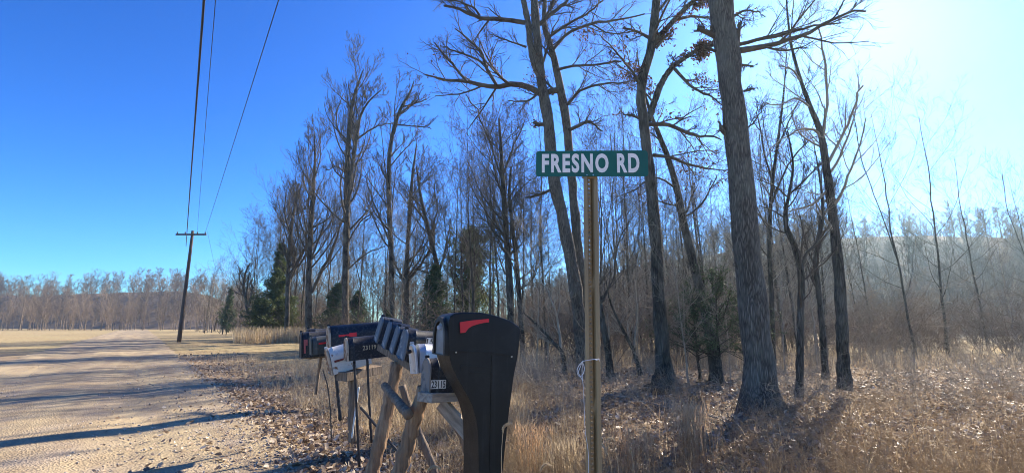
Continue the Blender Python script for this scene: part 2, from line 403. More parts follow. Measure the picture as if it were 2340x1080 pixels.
# ---------------------------------------------------------------- bare trees
def tree_from(name, label, cat, group, base, stems, limbs, mats, seed, lv=(7,6,5), rmin=.0045, auto=8, up=.12,
              t0=.35, leaf=None, ksides=12, crown_len=.22, bend=.16, lastang=(25,60), flare=1.0, w0=1.0, topgrow=None):
    """stems: list of [(px,py,width_px,Y)...] traced; limbs likewise. Sub-branches grow from them at random."""
    rng = np.random.RandomState(seed); base = Vector(base)
    root = thing(name, label, cat, base, group)
    def to3(path):
        a = []
        for q in path:
            px, py, w, Yd = q; p = P(px, py, Yd); a.append([*p, max(w/2/F*PT(px, py, Yd), rmin)])
        return np.array(a)
    T = Tubes(); Tc = Tubes(); par = []
    for s_i, st in enumerate(stems):
        a = to3(st); n = 46
        if s_i == 0 and a[0,2] > -.1 :
            pass
        a = resample(a, n); R = a[:,3].copy()
        if s_i == 0:
            z = a[:,2]-a[0,2]; R *= 1+flare*.55*np.exp(-z/.22)
        R *= 1+.045*np.sin(np.arange(n)*1.7+seed)+.03*rng.randn(n)
        a[1:,:2] += rng.randn(n-1,2)*R[1:,None]*.05
        T.add(a[None,:,:3], R[None], ksides)
        par.append((resample(a, 12)[None,:,:3], np.interp(np.linspace(0,1,12), np.linspace(0,1,n), R)[None]))
    LP, LR = [], []
    for li in limbs:
        a = to3(li); dd = rng.uniform(-1,1)*.10*np.linalg.norm(a[-1,:3]-a[0,:3])
        a = resample(a, 12); a[:,:3] += (rng.randn(12,3)*.012*np.linalg.norm(a[-1,:3]-a[0,:3]))*np.linspace(0,1,12)[:,None]
        f = 1+ (dd/a[:,1])*np.linspace(0,1,12)
        cam = np.array([0,0,CH]); a[:,:3] = cam+(a[:,:3]-cam)*f[:,None]
        LP.append(a[:,:3]); LR.append(a[:,3])
    if LP: LP, LR = np.array(LP), np.array(LR); Tc.add(LP, LR, 7)
    sets = [(LP, LR)] if len(LP) else []
    if auto:
        for Pp, Rp in par:
            a1, b1 = spawn(Pp, Rp, auto, t0, .985, (35,70), (crown_len*.6, crown_len*1.5), .38, 12, rng, up, bend*.7, .012, .25, .6)
            Tc.add(a1, b1, 6); sets.append((a1, b1))
    S1 = np.concatenate([a for a, _ in sets]); R1 = np.concatenate([c for _, c in sets])
    S2, R2 = spawn(S1, R1, lv[0], .12, .99, (28,60), (.32,.66), .5, 7, rng, up, bend*.7, rmin*1.5, .35, .4)
    Tc.add(S2, R2, 5)
    S3, R3 = spawn(S2, R2, lv[1], .12, 1, (22,52), (.35,.7), .55, 5, rng, up*.8, bend*.8, rmin*1.15, .5, .35)
    Tc.add(S3, R3, 4)
    S4, R4 = spawn(S3, R3, lv[2], .1, 1, lastang, (.4,.85), .6, 4, rng, up*.6, bend*.9, rmin, .6, .35)
    Tc.add(S4, R4, 3)
    V, Fa = T.build(base); link('trunk', mesh_np('trunk', V, Fa, mats[0], None, True), root)
    V, Fa = Tc.build(base); link('crown', mesh_np('crown', V, Fa, mats[1], None, True), root)
    if leaf:
        cnt, size, zlo, zhi, box = leaf
        tips = S4[:,-1]; sel = np.ones(len(tips), bool)
        if box is not None:   # cluster leaves round random points so that they hang in bunches
            sel = (vnoise(tips[:,0]*1.0+tips[:,1]*.5, tips[:,2], 2.1, seed) > box)
        tips = tips[sel]
        if len(tips):
            pk = tips[rng.randint(0, len(tips), cnt)] + rng.randn(cnt,3)*.06
            V, Fa, tt = leaves_geo(pk, size*(.6+.6*rng.rand(cnt)), rng, 0, .8, None, .5, .6)
            link('dead_leaves', mesh_np('dead_leaves', V-np.array(base)[None], Fa, M['leaf_dead'], tt), root)
    return root
def stem(Y, *pts): return [(x, y, w, Y) for x, y, w in pts]

OB = (M['bark'], M['twig']); DB = (M['bark_dark'], M['twig']); GB = (M['bark_dark'], M['twig_grey'])
Yb = 8.3
tree_from('oak_tree', 'massive thick-trunked oak with furrowed grey bark, widest trunk of the wood', 'tree', None, G(1742,934),
  [stem(Yb,(1742,940,66),(1737,880,66),(1728,780,63),(1716,650,60),(1702,500,57),(1688,350,52),(1670,190,50),(1654,60,50),(1645,-60,48),(1636,-250,40),(1630,-500,30),(1628,-800,14),(1628,-960,5))],
  [stem(Yb,(1690,116,15),(1740,108,12),(1790,97,10),(1840,80,9),(1900,50,7),(1980,20,4)),
   stem(Yb,(1688,102,9),(1730,92,8),(1790,78,7),(1850,62,5),(1920,50,3)),
   stem(Yb,(1636,84,13),(1612,72,12),(1594,66,9)),
   stem(Yb,(1684,112,12),(1687,80,10),(1690,52,6)),
   stem(Yb,(1690,148,6),(1708,150,5),(1722,152,3)),
   stem(Yb,(1700,208,6),(1712,206,5),(1724,200,2)),
   stem(Yb,(1664,310,12),(1650,297,10),(1645,285,6)),
   stem(Yb,(1702,640,9),(1690,618,8),(1682,606,4)),
   stem(Yb,(1636,118,7),(1622,112,6),(1610,110,4)),
   stem(Yb,(1700,300,4),(1730,270,3),(1740,240,2)),
   stem(Yb,(1676,38,7),(1700,25,5),(1740,28,3)),
   stem(Yb,(1668,-40,16),(1760,-90,12),(1880,-130,8),(1990,-150,4)),
   stem(Yb,(1640,-80,16),(1540,-150,12),(1420,-200,8),(1330,-260,4))],
  OB, 101, (7,6,5), .0032, 9, .12, .6, None, 26, .16, .14)
Yc = 12.2
tree_from('oak_tree', 'crooked oak with a kinked upper trunk and brown leaves still on its limbs', 'tree', None, G(1518,872),
  [stem(Yc,(1520,876,36),(1514,800,33),(1506,680,29),(1500,560,27),(1489,440,25),(1478,340,24),(1470,270,22),(1464,215,21),(1472,165,21),(1486,120,20),(1494,60,20),(1500,0,19),(1512,-120,15),(1520,-260,9),(1524,-400,3)),
   stem(Yc,(1482,275,15),(1494,238,15),(1512,190,14),(1536,155,12),(1566,132,10),(1600,112,9),(1640,102,5)),
   stem(Yc,(1484,108,14),(1510,80,13),(1540,48,12),(1566,20,11),(1600,-10,9),(1660,-60,5))],
  [stem(Yc,(1482,284,10),(1530,286,9),(1562,300,8),(1600,312,6),(1645,318,3)),
   stem(Yc,(1492,354,9),(1532,360,7),(1570,375,6),(1610,385,4),(1655,390,2)),
   stem(Yc,(1542,158,8),(1560,178,7),(1590,205,6),(1625,220,4),(1652,240,3)),
   stem(Yc,(1482,86,8),(1455,72,6),(1426,64,4)),
   stem(Yc,(1462,272,6),(1445,264,5),(1424,262,3)),
   stem(Yc,(1545,46,7),(1580,38,6),(1625,44,4),(1680,40,3)),
   stem(Yc,(1500,110,7),(1520,85,6),(1536,72,4)),
   stem(Yc,(1494,235,6),(1478,215,4),(1450,170,3))],
  DB, 102, (8,6,5), .0038, 9, .06, .45, (3600,.095,0,0,.2), 16, .17, .2)
tree_from('slanting_tree', 'slender trunk slanting across behind the young cedar to meet the crooked oak', 'tree', None, G(1636,866),
  [stem(12.9,(1638,874,26),(1626,780,24),(1604,680,21),(1582,590,19),(1563,510,17),(1546,430,15),(1526,360,13),(1506,310,11),(1490,268,8),(1470,200,5),(1455,120,3))],
  [stem(12.9,(1547,432,6),(1500,405,4),(1440,440,3),(1400,455,2)), stem(12.9,(1560,500,5),(1600,470,4),(1640,400,2))],
  DB, 103, (5,5,4), .004, 7, .08, .4, (260,.07,0,0,.3), 12, .17, .2)
Yd = 15.0
tree_from('forked_oak', 'tall oak with two trunks rising behind the street sign, long limb reaching left', 'tree', None, G(1334,846),
  [stem(Yd,(1336,850,30),(1328,760,30),(1316,660,29),(1302,580,28),(1284,490,27),(1266,410,27),(1258,340,26),(1251,265,25),(1240,205,23),(1233,150,21),(1227,83,19),(1222,20,18),(1216,-80,14),(1210,-200,8),(1206,-330,3)),
   stem(Yd,(1234,176,15),(1222,150,14),(1213,110,15),(1208,60,14),(1198,10,13),(1180,-80,9),(1160,-180,4)),
   stem(Yd+.5,(1340,850,26),(1334,700,24),(1322,580,22),(1312,470,20),(1301,345,19),(1293,270,19),(1281,205,18),(1270,150,16),(1258,105,14),(1246,70,13),(1244,20,10),(1250,-50,7),(1262,-160,3))],
  [stem(Yd,(1234,214,15),(1205,198,14),(1178,193,13),(1135,198,11),(1108,198,10),(1072,191,9),(1045,187,7),(1012,181,5),(976,168,4)),
   stem(Yd,(1134,194,8),(1116,164,8),(1106,142,7),(1098,116,6),(1070,90,5),(1040,66,3)),
   stem(Yd,(1068,188,6),(1040,154,6),(1012,122,5),(994,98,3)),
   stem(Yd,(1106,146,6),(1080,131,5),(1045,119,4),(1012,108,3)),
   stem(Yd,(1200,52,11),(1150,45,10),(1096,40,9),(1060,26,7),(1018,15,5)),
   stem(Yd,(1096,36,6),(1085,20,5),(1060,8,4),(1005,-2,3)),
   stem(Yd,(1256,84,7),(1290,60,6),(1335,36,5),(1378,2,4)),
   stem(Yd,(1265,112,8),(1300,76,7),(1345,55,6),(1400,46,5),(1465,36,3)),
   stem(Yd,(1233,56,10),(1262,30,9),(1296,4,7),(1330,-40,4)),
   stem(Yd,(1274,160,7),(1300,153,6),(1350,148,5),(1420,141,4)),
   stem(Yd,(1296,240,7),(1328,207,6),(1370,194,5),(1440,186,3)),
   stem(Yd,(1300,297,9),(1325,286,8),(1342,277,6),(1376,300,3)),
   stem(Yd,(1242,284,9),(1230,285,8),(1222,287,5)),
   stem(Yd,(1203,108,6),(1180,100,4),(1150,90,3),(1120,78,2)),
   stem(Yd,(1276,206,14),(1262,208,14),(1246,212,14)),
   stem(Yd,(1350,55,4),(1400,78,3),(1450,70,2)),
   stem(Yd,(1232,210,7),(1212,228,5),(1180,232,3),(1160,230,2)),
   stem(Yd,(1266,430,8),(1236,444,6),(1200,452,4))],
  OB, 104, (8,6,5), .004, 7, .08, .5, (800,.085,0,0,.4), 14, .13, .17)

def far_tree(label, Yt, stems, limbs, seed, name='bare_tree', mats=DB, **k):
    px, py = stems[0][0], stems[0][1]
    args = dict(lv=(6,4,3), rmin=.009, auto=9, up=.22, t0=.3, ksides=9, crown_len=.2, bend=.13, flare=.6); args.update(k); args['auto'] = int(args['auto']*1.5)
    S = [stem(Yt, *s) for s in ([stems] if isinstance(stems[0][0], (int, float)) else stems)]
    b = P(S[0][0][0], S[0][0][1], Yt); b.z = 0
    S[0][0] = (S[0][0][0], 740+CH*F/Yt*1.005, S[0][0][2], Yt)
    return tree_from(name, label, 'tree', None, b, S, [stem(Yt, *l) for l in limbs], mats, seed, **args)
far_tree('tallest bare tree left of centre, its two stems rising high above the black mailbox', 36,
  [[(790,780,16),(790,640,15),(792,520,14),(793,420,12),(796,330,11),(801,265,9),(811,215,6),(823,180,4),(831,158,2)],
   [(794,480,10),(802,400,9),(809,350,9),(817,300,8),(824,265,6),(845,230,4),(872,205,2)]],
  [[(812,322,5),(838,302,4),(870,285,3),(900,280,2)],[(793,330,4),(778,310,3),(768,270,3),(785,215,2)],[(790,395,4),(765,380,3),(750,390,2)],[(792,560,4),(830,500,3),(860,480,2)],[(790,620,4),(830,585,3),(880,560,2)]], 105, auto=14, crown_len=.25, up=.22, t0=.35, lv=(7,5,3), rmin=.011)
far_tree('bare tree with a long curving trunk bending right at the top', 31,
  [(900,785,13),(896,680,12),(894,580,12),(889,480,11),(888,400,10),(893,330,9),(904,280,8),(920,240,7),(938,210,4),(946,185,2)],
  [[(912,262,5),(940,240,4),(975,228,2)],[(905,285,4),(930,287,3),(985,292,2)],[(918,244,4),(950,235,3),(960,210,2)],[(893,560,5),(870,500,4),(845,440,3),(835,400,2)]], 106, auto=10, crown_len=.25, up=.2, lv=(7,5,3), rmin=.01)
far_tree('straight dark bare tree between the long curving one and the leaning one', 33,
  [(928,780,14),(929,680,14),(930,600,11),(934,520,9),(938,450,8),(944,390,6),(952,330,3)],
  [[(930,660,7),(915,625,6),(900,600,4)],[(932,640,7),(958,610,6),(980,575,5),(992,560,3)],[(938,500,4),(950,440,3),(985,400,2)],[(934,600,4),(965,560,3),(975,500,2)]], 107, auto=10, crown_len=.27, up=.18, lv=(7,5,3))
far_tree('bare tree leaning left over the dark round cedar', 32,
  [(1010,780,13),(1007,700,13),(1001,620,11),(988,560,10),(973,500,8),(960,440,6),(952,380,3)],
  [[(998,600,6),(985,545,4),(1000,470,3),(990,420,2)],[(1005,620,5),(1020,560,4),(1030,500,3)],[(975,505,5),(945,470,3),(925,430,2)]], 108, auto=9, crown_len=.28, up=.15, lv=(7,5,3))
far_tree('bare tree with straight trunk beside the tallest one, limbs sweeping upward', 38,
  [(706,776,15),(705,680,14),(708,580,12),(712,490,10),(717,420,8),(720,360,5),(718,300,2)],
  [[(712,668,8),(735,620,7),(755,580,6),(775,530,4),(790,470,3)],[(712,590,4),(730,540,4),(750,480,2)],[(714,560,4),(700,520,3),(690,470,2)]], 109, auto=13, crown_len=.32, up=.25, t0=.3, lv=(7,5,3), rmin=.011)
far_tree('bare tree at the near edge of the field with a broken side limb', 40,
  [(655,784,11),(657,700,11),(660,600,9),(664,540,8),(674,470,5),(690,420,3)],
  [[(660,645,8),(680,600,7),(700,560,5),(722,520,3)],[(658,600,5),(650,570,5),(646,555,4)],[(665,540,4),(650,480,3),(655,440,2)]], 110, auto=10, crown_len=.32, up=.25, lv=(7,5,3), rmin=.012)
far_tree('contorted bare tree with hooked limbs at the field edge', 48,
  [(570,778,8),(568,720,7),(562,690,6),(566,650,4),(570,620,2)],
  [[(566,696,6),(556,660,5),(560,625,4),(573,600,3)],[(568,700,6),(576,670,5),(574,640,3)],[(560,660,3),(548,640,2),(548,615,2)]], 111, auto=5, crown_len=.3, bend=.3)
far_tree('pair-stemmed bare tree rising behind the large plastic mailbox', 20,
  [[(1172,820,17),(1168,720,16),(1162,620,15),(1156,520,13),(1150,430,11),(1146,350,8),(1140,270,4)],
   [(1196,820,13),(1190,720,12),(1182,620,11),(1172,520,9),(1164,440,7),(1168,380,4)]],
  [[(1162,560,5),(1140,520,4),(1125,470,3),(1120,400,2)],[(1150,420,5),(1120,330,4),(1085,250,3),(1070,220,2)],[(1150,400,5),(1175,330,4),(1200,280,2)],[(1155,480,4),(1190,430,3),(1230,400,2)]], 112, auto=10, crown_len=.34, rmin=.0055, up=.15, lv=(7,5,4))
far_tree('young bare tree with slim pale trunk standing right of the massive oak', 9.4,
  [(1826,922,15),(1828,820,15),(1830,700,14),(1830,620,14),(1814,560,12),(1797,520,11),(1796,480,9),(1804,440,7),(1812,380,5),(1800,300,3)],
  [[(1830,622,8),(1842,580,7),(1862,560,6),(1878,520,4),(1885,450,3)],[(1803,445,5),(1840,410,4),(1878,370,3)],[(1800,450,4),(1770,425,3),(1730,410,2)],[(1796,500,4),(1765,480,3),(1735,470,2)]], 113, rmin=.0035, auto=6, crown_len=.24, ksides=12)
far_tree('slim bare tree behind and right of the pale young one', 12.5,
  [(1886,865,14),(1880,760,13),(1870,660,12),(1864,600,11),(1872,540,10),(1880,470,7),(1872,400,4),(1860,330,2)],
  [[(1865,610,5),(1845,570,4),(1835,520,2)]], 114, rmin=.004, auto=7, crown_len=.25)
far_tree('dark curved bare sapling leaning behind the sign post', 13.2,
  [(1396,872,17),(1392,820,16),(1384,770,15),(1374,720,14),(1366,660,12),(1358,600,10),(1348,520,7),(1340,440,4)],
  [[(1370,690,5),(1400,640,4),(1410,560,3),(1440,500,2)]], 115, rmin=.004, auto=6, crown_len=.25)
far_tree('sapling bent toward the mailboxes with an arched pale stem', 13.8,
  [(1292,856,10),(1282,800,9),(1262,780,8),(1240,755,6),(1215,730,5),(1195,712,3)],
  [[(1282,800,7),(1276,740,5),(1262,690,4),(1235,640,2)]], 116, rmin=.004, auto=5, crown_len=.3, mats=GB)
far_tree('thin sapling slanting left from beside the crooked oak', 13.5,
  [(1464,860,10),(1448,800,9),(1430,765,8),(1412,730,6),(1395,690,4),(1385,640,2)],
  [[(1448,800,5),(1456,720,4),(1450,640,2)]], 117, rmin=.004, auto=5, crown_len=.3, mats=GB)
far_tree('bare tree at the far right, branches spreading left across the bright sky', 10.5,
  [(1930,892,26),(1925,760,24),(1915,600,21),(1900,470,19),(1888,380,16),(1874,300,13),(1852,245,10),(1832,190,8),(1812,120,6),(1800,40,4),(1796,-40,2)],
  [[(1888,385,8),(1865,300,6),(1830,295,5),(1800,310,4),(1760,340,2)],[(1878,310,7),(1890,240,6),(1884,150,5),(1870,60,3)],[(1852,245,6),(1820,225,4),(1780,240,3),(1750,235,2)],[(1832,190,5),(1810,160,4),(1780,150,2)],[(1895,430,7),(1850,470,5),(1810,480,3),(1775,500,2)],[(1888,380,8),(1930,300,6),(1970,200,4)]], 118, rmin=.0034, auto=6, crown_len=.22, ksides=12, mats=GB, up=.15, lv=(6,4,4))

far_tree('thin bare tree just right of the massive oak, fine branches against the sky', 14,
  [(1768,848,11),(1764,700,10),(1758,560,9),(1764,430,8),(1778,320,6),(1790,220,4),(1798,120,2)],
  [[(1762,470,5),(1800,380,4),(1850,320,3),(1890,300,2)],[(1766,420,5),(1745,340,4),(1730,240,2)],[(1775,340,4),(1810,260,3),(1850,180,2)]], 119, rmin=.0038, auto=7, crown_len=.26, lv=(6,4,3), up=.15)
# generic bare trees, copied through the wood
def proto_tree(H, r0, seed, fork=False, lv=(6,4,3), rmin=.008, auto=15, spread=.34, up=.16, pale=False):
    rng = np.random.RandomState(seed); n = 20
    z = np.linspace(0, H, n); wob = np.cumsum(rng.randn(n,2)*.012*H/3, axis=0)*.6; wob -= wob[0]
    a = np.c_[wob, z]; R = r0*(1-.88*np.linspace(0,1,n)**.85)
    R[:2] *= (1.35, 1.1)
    T = Tubes(); Tc = Tubes(); T.add(a[None], R[None], 9)
    Pp = a[None]; Rp = R[None]
    if fork:
        f0, fR = spawn(Pp[:,:,:], Rp, 1, .3, .45, (14,22), (.55,.7), .8, 20, rng, .12, .05, .03, .15, 0)
        T.add(f0, fR, 8); Pp = np.concatenate([Pp, f0]); Rp = np.concatenate([Rp, fR])
    S1, R1 = spawn(Pp, Rp, auto, .18, .98, (38,72), (spread*.6, spread*1.5), .40, 9, rng, up, .09, rmin*1.5, .3, .4); Tc.add(S1, R1, 5)
    S2, R2 = spawn(S1, R1, lv[0], .12, .99, (26,56), (.35,.7), .5, 6, rng, up, .1, rmin*1.2, .4, .4); Tc.add(S2, R2, 4)
    S3, R3 = spawn(S2, R2, lv[1], .12, 1, (22,52), (.4,.75), .55, 4, rng, up*.7, .12, rmin, .5, .4); Tc.add(S3, R3, 3)
    if lv[2]:
        S4, R4 = spawn(S3, R3, lv[2], .1, 1, (25,60), (.4,.8), .6, 3, rng, up*.5, .15, rmin, .7, .4); Tc.add(S4, R4, 3)
    V, Fa = T.build(); mt = mesh_np('trunk', V, Fa, M['twig_grey'] if pale else M['bark_dark'], None, True)
    V, Fa = Tc.build(); mc = mesh_np('crown', V, Fa, M['twig_grey'] if pale else M['twig'], None, True)
    return mt, mc
protos = [proto_tree(15,.12,201,rmin=.007), proto_tree(13,.09,202,True,rmin=.006), proto_tree(17,.13,203,True,rmin=.007), proto_tree(11,.065,204,rmin=.005), proto_tree(14,.095,205,up=.35,spread=.2,rmin=.006),
          proto_tree(9,.05,206,rmin=.004,pale=True,lv=(6,4,3)), proto_tree(7,.035,207,lv=(6,4,3),rmin=.0035,pale=True), proto_tree(12,.08,208,spread=.3,up=.12,rmin=.006),
 proto_tree(13,.08,209,rmin=.0035,lv=(5,4,3),auto=15), proto_tree(11,.06,210,True,rmin=.0035,lv=(5,4,3),auto=10)]
PH = [15,13,17,11,14,9,7,12,13,11]
def place_tree(k, px, Yd, h, label, group, rng, lean=None):
    mt, mc = protos[k]; b = P(px, 740, Yd); s = h/PH[k]
    z = float(gz(b.x, b.y))-.03
    r = thing('bare_tree', label, 'tree', (b.x, b.y, z), group)
    r.rotation_euler = (rng.uniform(-.05,.05), rng.uniform(-.05,.05) if lean is None else lean, rng.uniform(0,6.28)); 
    if lean is not None: r.rotation_euler = (rng.uniform(-.04,.04), lean, 0)
    r.scale = (s*.95, s*.95, s)
    link('trunk', mt, r); link('crown', mc, r)
    return r
rng = np.random.RandomState(55)
# (px range, Y range, height range, count, kinds, label, group)
zones = [
 ((545,680),(46,62),(9,14),12,(0,1,3,4,7),'bare tree in the row at the far edge of the pale field','bare trees along the field edge'),
 ((455,560),(70,108),(7,12),16,(3,5,7),'small far bare tree beyond the field beside the leaning utility pole','far bare trees beyond the field'),
 ((620,780),(44,62),(13,18),7,(0,2,4,1),'bare tree behind the tall pair left of centre','bare trees left of centre'),
 ((760,1000),(38,56),(10,15),11,(0,1,3,4,7),'bare tree in the thicket above the row of mailboxes','bare trees above the mailboxes'),
 ((840,1110),(25,36),(5,10),9,(3,5,6,7),'thin young bare tree rising just behind the mailboxes','young bare trees behind the mailboxes'),
 ((1030,1260),(19,36),(8,13),13,(0,1,3,7),'bare tree in the dense stand right of the plastic mailbox','bare trees left of the street sign'),
 ((1360,1600),(20,40),(8,13),17,(8,9,3,4),'bare tree in the wood between the street sign and the massive oak','bare trees right of the street sign'),
 ((1590,1900),(19,38),(7,12),17,(8,9,3,5),'bare tree in the hazy wood behind the massive oak','bare trees behind the massive oak'),
 ((1360,1900),(26,46),(9,15),32,(8,9,3,4),'slender bare tree deep in the wood in front of the hazy hillside','slender trees before the hillside'),
 ((1000,1270),(28,46),(9,13),7,(8,9),'slender bare tree in the deep thicket behind the plastic mailbox','slender trees behind the plastic mailbox'),
 ((1180,1900),(11,18),(3,5.5),13,(5,6),'thin pale bare sapling among the fallen leaves of the wood','bare saplings in the wood'),
 ((1920,2400),(20,40),(9,13),7,(8,9,3,5),'bare tree standing far out to the right side of the wood','bare trees at the right side'),
]
for (pa, pb), (ya, yb), (ha, hb), cnt, kinds, lab, grp in zones:
    for q in range(cnt):
        px = pa+(pb-pa)*((q+rng.rand())/cnt); Yt = rng.uniform(ya, yb)
        place_tree(kinds[rng.randint(len(kinds))], px, Yt, rng.uniform(ha, hb), lab, grp, rng)
# trees standing behind and right of the viewer's picture edge throw the streaks of shade over the road
# far woods: one countless mass
def mini_tree(seed, H, r0, lv, rmin, k=3):
    rng = np.random.RandomState(seed); n = 6
    a = np.c_[np.cumsum(rng.randn(n,2)*.02*H/3, 0), np.linspace(0, H, n)]; R = r0*(1-.85*np.linspace(0,1,n))
    T = Tubes(); T.add(a[None], R[None], 4)
    S1, R1 = spawn(a[None], R[None], 11, .15, .98, (30,60), (.2,.42), .5, 4, rng, .3, .12, rmin*1.4, .4, .4); T.add(S1, R1, 3)
    S2, R2 = spawn(S1, R1, lv[0], .15, 1, (28,60), (.3,.7), .6, 3, rng, .25, .15, rmin*1.1, .5, .3); T.add(S2, R2, 3)
    S3, R3 = spawn(S2, R2, lv[1], .15, 1, (28,60), (.4,.8), .6, 2, rng, .2, .1, rmin, .6, .3); T.add(S3, R3, 3)
    V, Fa = T.build(); return V, Fa[0]
minis = [mini_tree(300+i, 9+i, .11, (6,5), .014) for i in range(5)]
minis2 = [mini_tree(320+i, 9+i, .14, (6,5), .028) for i in range(4)]
def scatter_mass(name, pts, hts, mats, label, cat, src, seed):
    rng = np.random.RandomState(seed); Vs, Fs, base = [], [], 0
    for p, h in zip(pts, hts):
        V, Fa = src[rng.randint(len(src))]; a = rng.rand()*6.28; s = h/V[:,2].max()
        c_, s_ = math.cos(a), math.sin(a)
        W = np.c_[(V[:,0]*c_-V[:,1]*s_), (V[:,0]*s_+V[:,1]*c_), V[:,2]]*s+np.asarray(p)[None]
        Vs.append(W); Fs.append(Fa+base); base += len(V)
    o = link(name, mesh_np(name, np.concatenate(Vs), np.concatenate(Fs), mats))
    return tag(o, label, cat, kind='stuff')
pts, hts = [], []
for q in range(620):
    px = rng.uniform(-150, 2500)
    Yt = rng.uniform(64, 84)+(24 if px < 640 else 0)
    if px < 450: Yt += 25
    b = P(px, 740, Yt); pts.append((b.x, b.y, 0)); hts.append(rng.uniform(6, 12.5)*(1+.28*float(vnoise(b.x, b.y*.3, .09, 14)))*(.85 if px < 640 else 1))
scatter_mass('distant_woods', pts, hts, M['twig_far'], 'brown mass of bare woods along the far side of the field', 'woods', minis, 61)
pts, hts = [], []
for hill, cnt in ((hillL, 420), (hillR, 620)):
    rr, cc, _ = hill.shape
    for q in range(cnt):
        i = rng.uniform(1, rr*.72); j = rng.uniform(0, cc-1.01); i0, j0 = int(i), int(j)
        p = hill[i0,j0]*(1-(i-i0))+hill[min(i0+1,rr-1),j0]*(i-i0)
        p = p+(hill[i0,j0+1]-hill[i0,j0])*(j-j0); pts.append(p-np.array([0,0,.5])); hts.append(rng.uniform(7, 12))
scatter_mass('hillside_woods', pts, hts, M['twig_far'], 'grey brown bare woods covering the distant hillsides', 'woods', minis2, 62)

# undergrowth: thin brush and briars
def brush(seed, H, n0, rmin):
    rng = np.random.RandomState(seed)
    P0 = np.zeros((n0,6,3)); 
    for i in range(n0):
        d_ = unit(np.array([rng.randn()*.5, rng.randn()*.5, 1.1])); p = np.array([rng.randn()*.12*H, rng.randn()*.12*H, 0]); L = H*rng.uniform(.5,1.1)/5
        for j in range(6):
            P0[i,j] = p; p = p+d_*L; d_ = unit(d_+rng.randn(3)*.2+np.array([0,0,-.05]))
    R0 = np.tile(np.linspace(1,.4,6), (n0,1))*rmin*2
    T = Tubes(); T.add(P0, R0, 3)
    S, R = spawn(P0, R0, 6, .15, 1, (25,65), (.25,.6), .7, 4, rng, .05, .25, rmin, .6, .3); T.add(S, R, 3)
    S, R = spawn(S, R, 4, .15, 1, (25,65), (.35,.7), .7, 3, rng, .0, .25, rmin, .7, .3); T.add(S, R, 3)
    V, Fa = T.build(); return V, Fa[0]
br_near = [brush(400+i, 1.0, 6, .0016) for i in range(4)]
br_far = [brush(410+i, 2.4, 8, .006) for i in range(4)]
pts, hts = [], []
for q in range(230):
    px = rng.uniform(1150, 2450); Yt = 7+13*rng.rand()**.8
    b = P(px, 740, Yt); pts.append((b.x, b.y, float(gz(b.x, b.y)))); hts.append(rng.uniform(.4, 1.3))
for q in range(160):
    px = rng.uniform(700, 1250); Yt = rng.uniform(8, 22)
    b = P(px, 740, Yt); pts.append((b.x, b.y, float(gz(b.x, b.y)))); hts.append(rng.uniform(.35, .9))
scatter_mass('undergrowth', pts, hts, M['twig_grey'], 'tangled low bare brush growing over the woodland floor', 'undergrowth', br_near, 63)
pts, hts = [], []
for q in range(-40, 270):
    px = rng.uniform(560, 2450)
    Yt = rng.uniform(24, 48) if px < 1150 else rng.uniform(17, 40)
    if px < 760: Yt = rng.uniform(42, 52)
    if q < 0: px = rng.uniform(1250, 2450); Yt = rng.uniform(20, 44)
    b = P(px, 740, Yt); pts.append((b.x, b.y, 0)); hts.append(rng.uniform(1.2, 4.6)+(1.2 if q < 0 else 0))
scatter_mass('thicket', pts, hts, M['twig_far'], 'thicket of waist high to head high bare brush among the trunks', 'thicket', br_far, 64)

# ---------------------------------------------------------------- cedars
def cedar_meshes(H, Rm, seed, mat, dens=1.0, low=.06, sz=.11, power=.8):
    rng = np.random.RandomState(seed); n = int(150*dens)
    T = Tubes(); z = np.linspace(0, H, 10); a = np.c_[np.cumsum(rng.randn(10,2)*.01*H/3,0), z]
    T.add(a[None], (H*.014*(1-.9*np.linspace(0,1,10)))[None], 8)
    t = low+(1-low)*(np.arange(n)+rng.rand(n))/n; az = rng.rand(n)*6.28
    ln = Rm*np.maximum((1-t)**power,.04)*(.35+.8*rng.rand(n)**.8)*(1+.3*np.sin(az*2+t*9+seed)+.22*np.sin(t*31+seed))
    st = np.stack([np.interp(t*H, z, a[:,0]), np.interp(t*H, z, a[:,1]), t*H],1)
    d_ = np.stack([np.cos(az), np.sin(az), .25+.5*rng.rand(n)+t*.5],1); d_ = unit(d_)
    pts = np.empty((n,7,3)); pts[:,0] = st
    for j in range(1,7):
        pts[:,j] = pts[:,j-1]+d_*(ln/6)[:,None]; d_ = unit(d_+rng.randn(n,3)*.15+np.array([0,0,.02]))
    R = np.tile(np.linspace(.018,.006,7), (n,1)); T.add(pts, R, 3)
    S2, R2 = spawn(pts, R, 6, .2, 1, (30,60), (.25,.5), .6, 4, rng, .15, .2, .004, .5, .3); T.add(S2, R2, 3)
    V, Fa = T.build(); mt = mesh_np('trunk', V, Fa, M['bark_dark'], None, True)
    allp = np.concatenate([S2.reshape(-1,3), pts[:,3:].reshape(-1,3)]); K = int(19000*dens)
    c = allp[rng.randint(0, len(allp), K)]+rng.randn(K,3)*sz*.5
    V, Fa, tt = leaves_geo(c, sz*(.6+.9*rng.rand(K)), rng, 0, 1, None, .26, -.3)
    # clump-wise colour: whole sprays are yellower or bluer
    cl = .5+.5*vnoise(c[:,0]*1.2+c[:,1]*.7, c[:,2]*1.1, 1.6/max(Rm*.5,.5), seed); tt = np.clip(np.repeat(cl,7)*.6+tt*.4, 0, 1)
    return mt, mesh_np('foliage', V, Fa, mat, tt)
cm = {'tall': cedar_meshes(9.5,2.2,501,M['cedar'],1.5,.05,.17), 'dark': cedar_meshes(5,1.7,502,M['cedar_blue'],1.0,.04,.14), 'wide': cedar_meshes(7.5,3.2,503,M['cedar'],.9,.06,.2,.42),
      'young': cedar_meshes(3.2,1.5,504,M['cedar_blue'],.31,.2,.046,.3)}
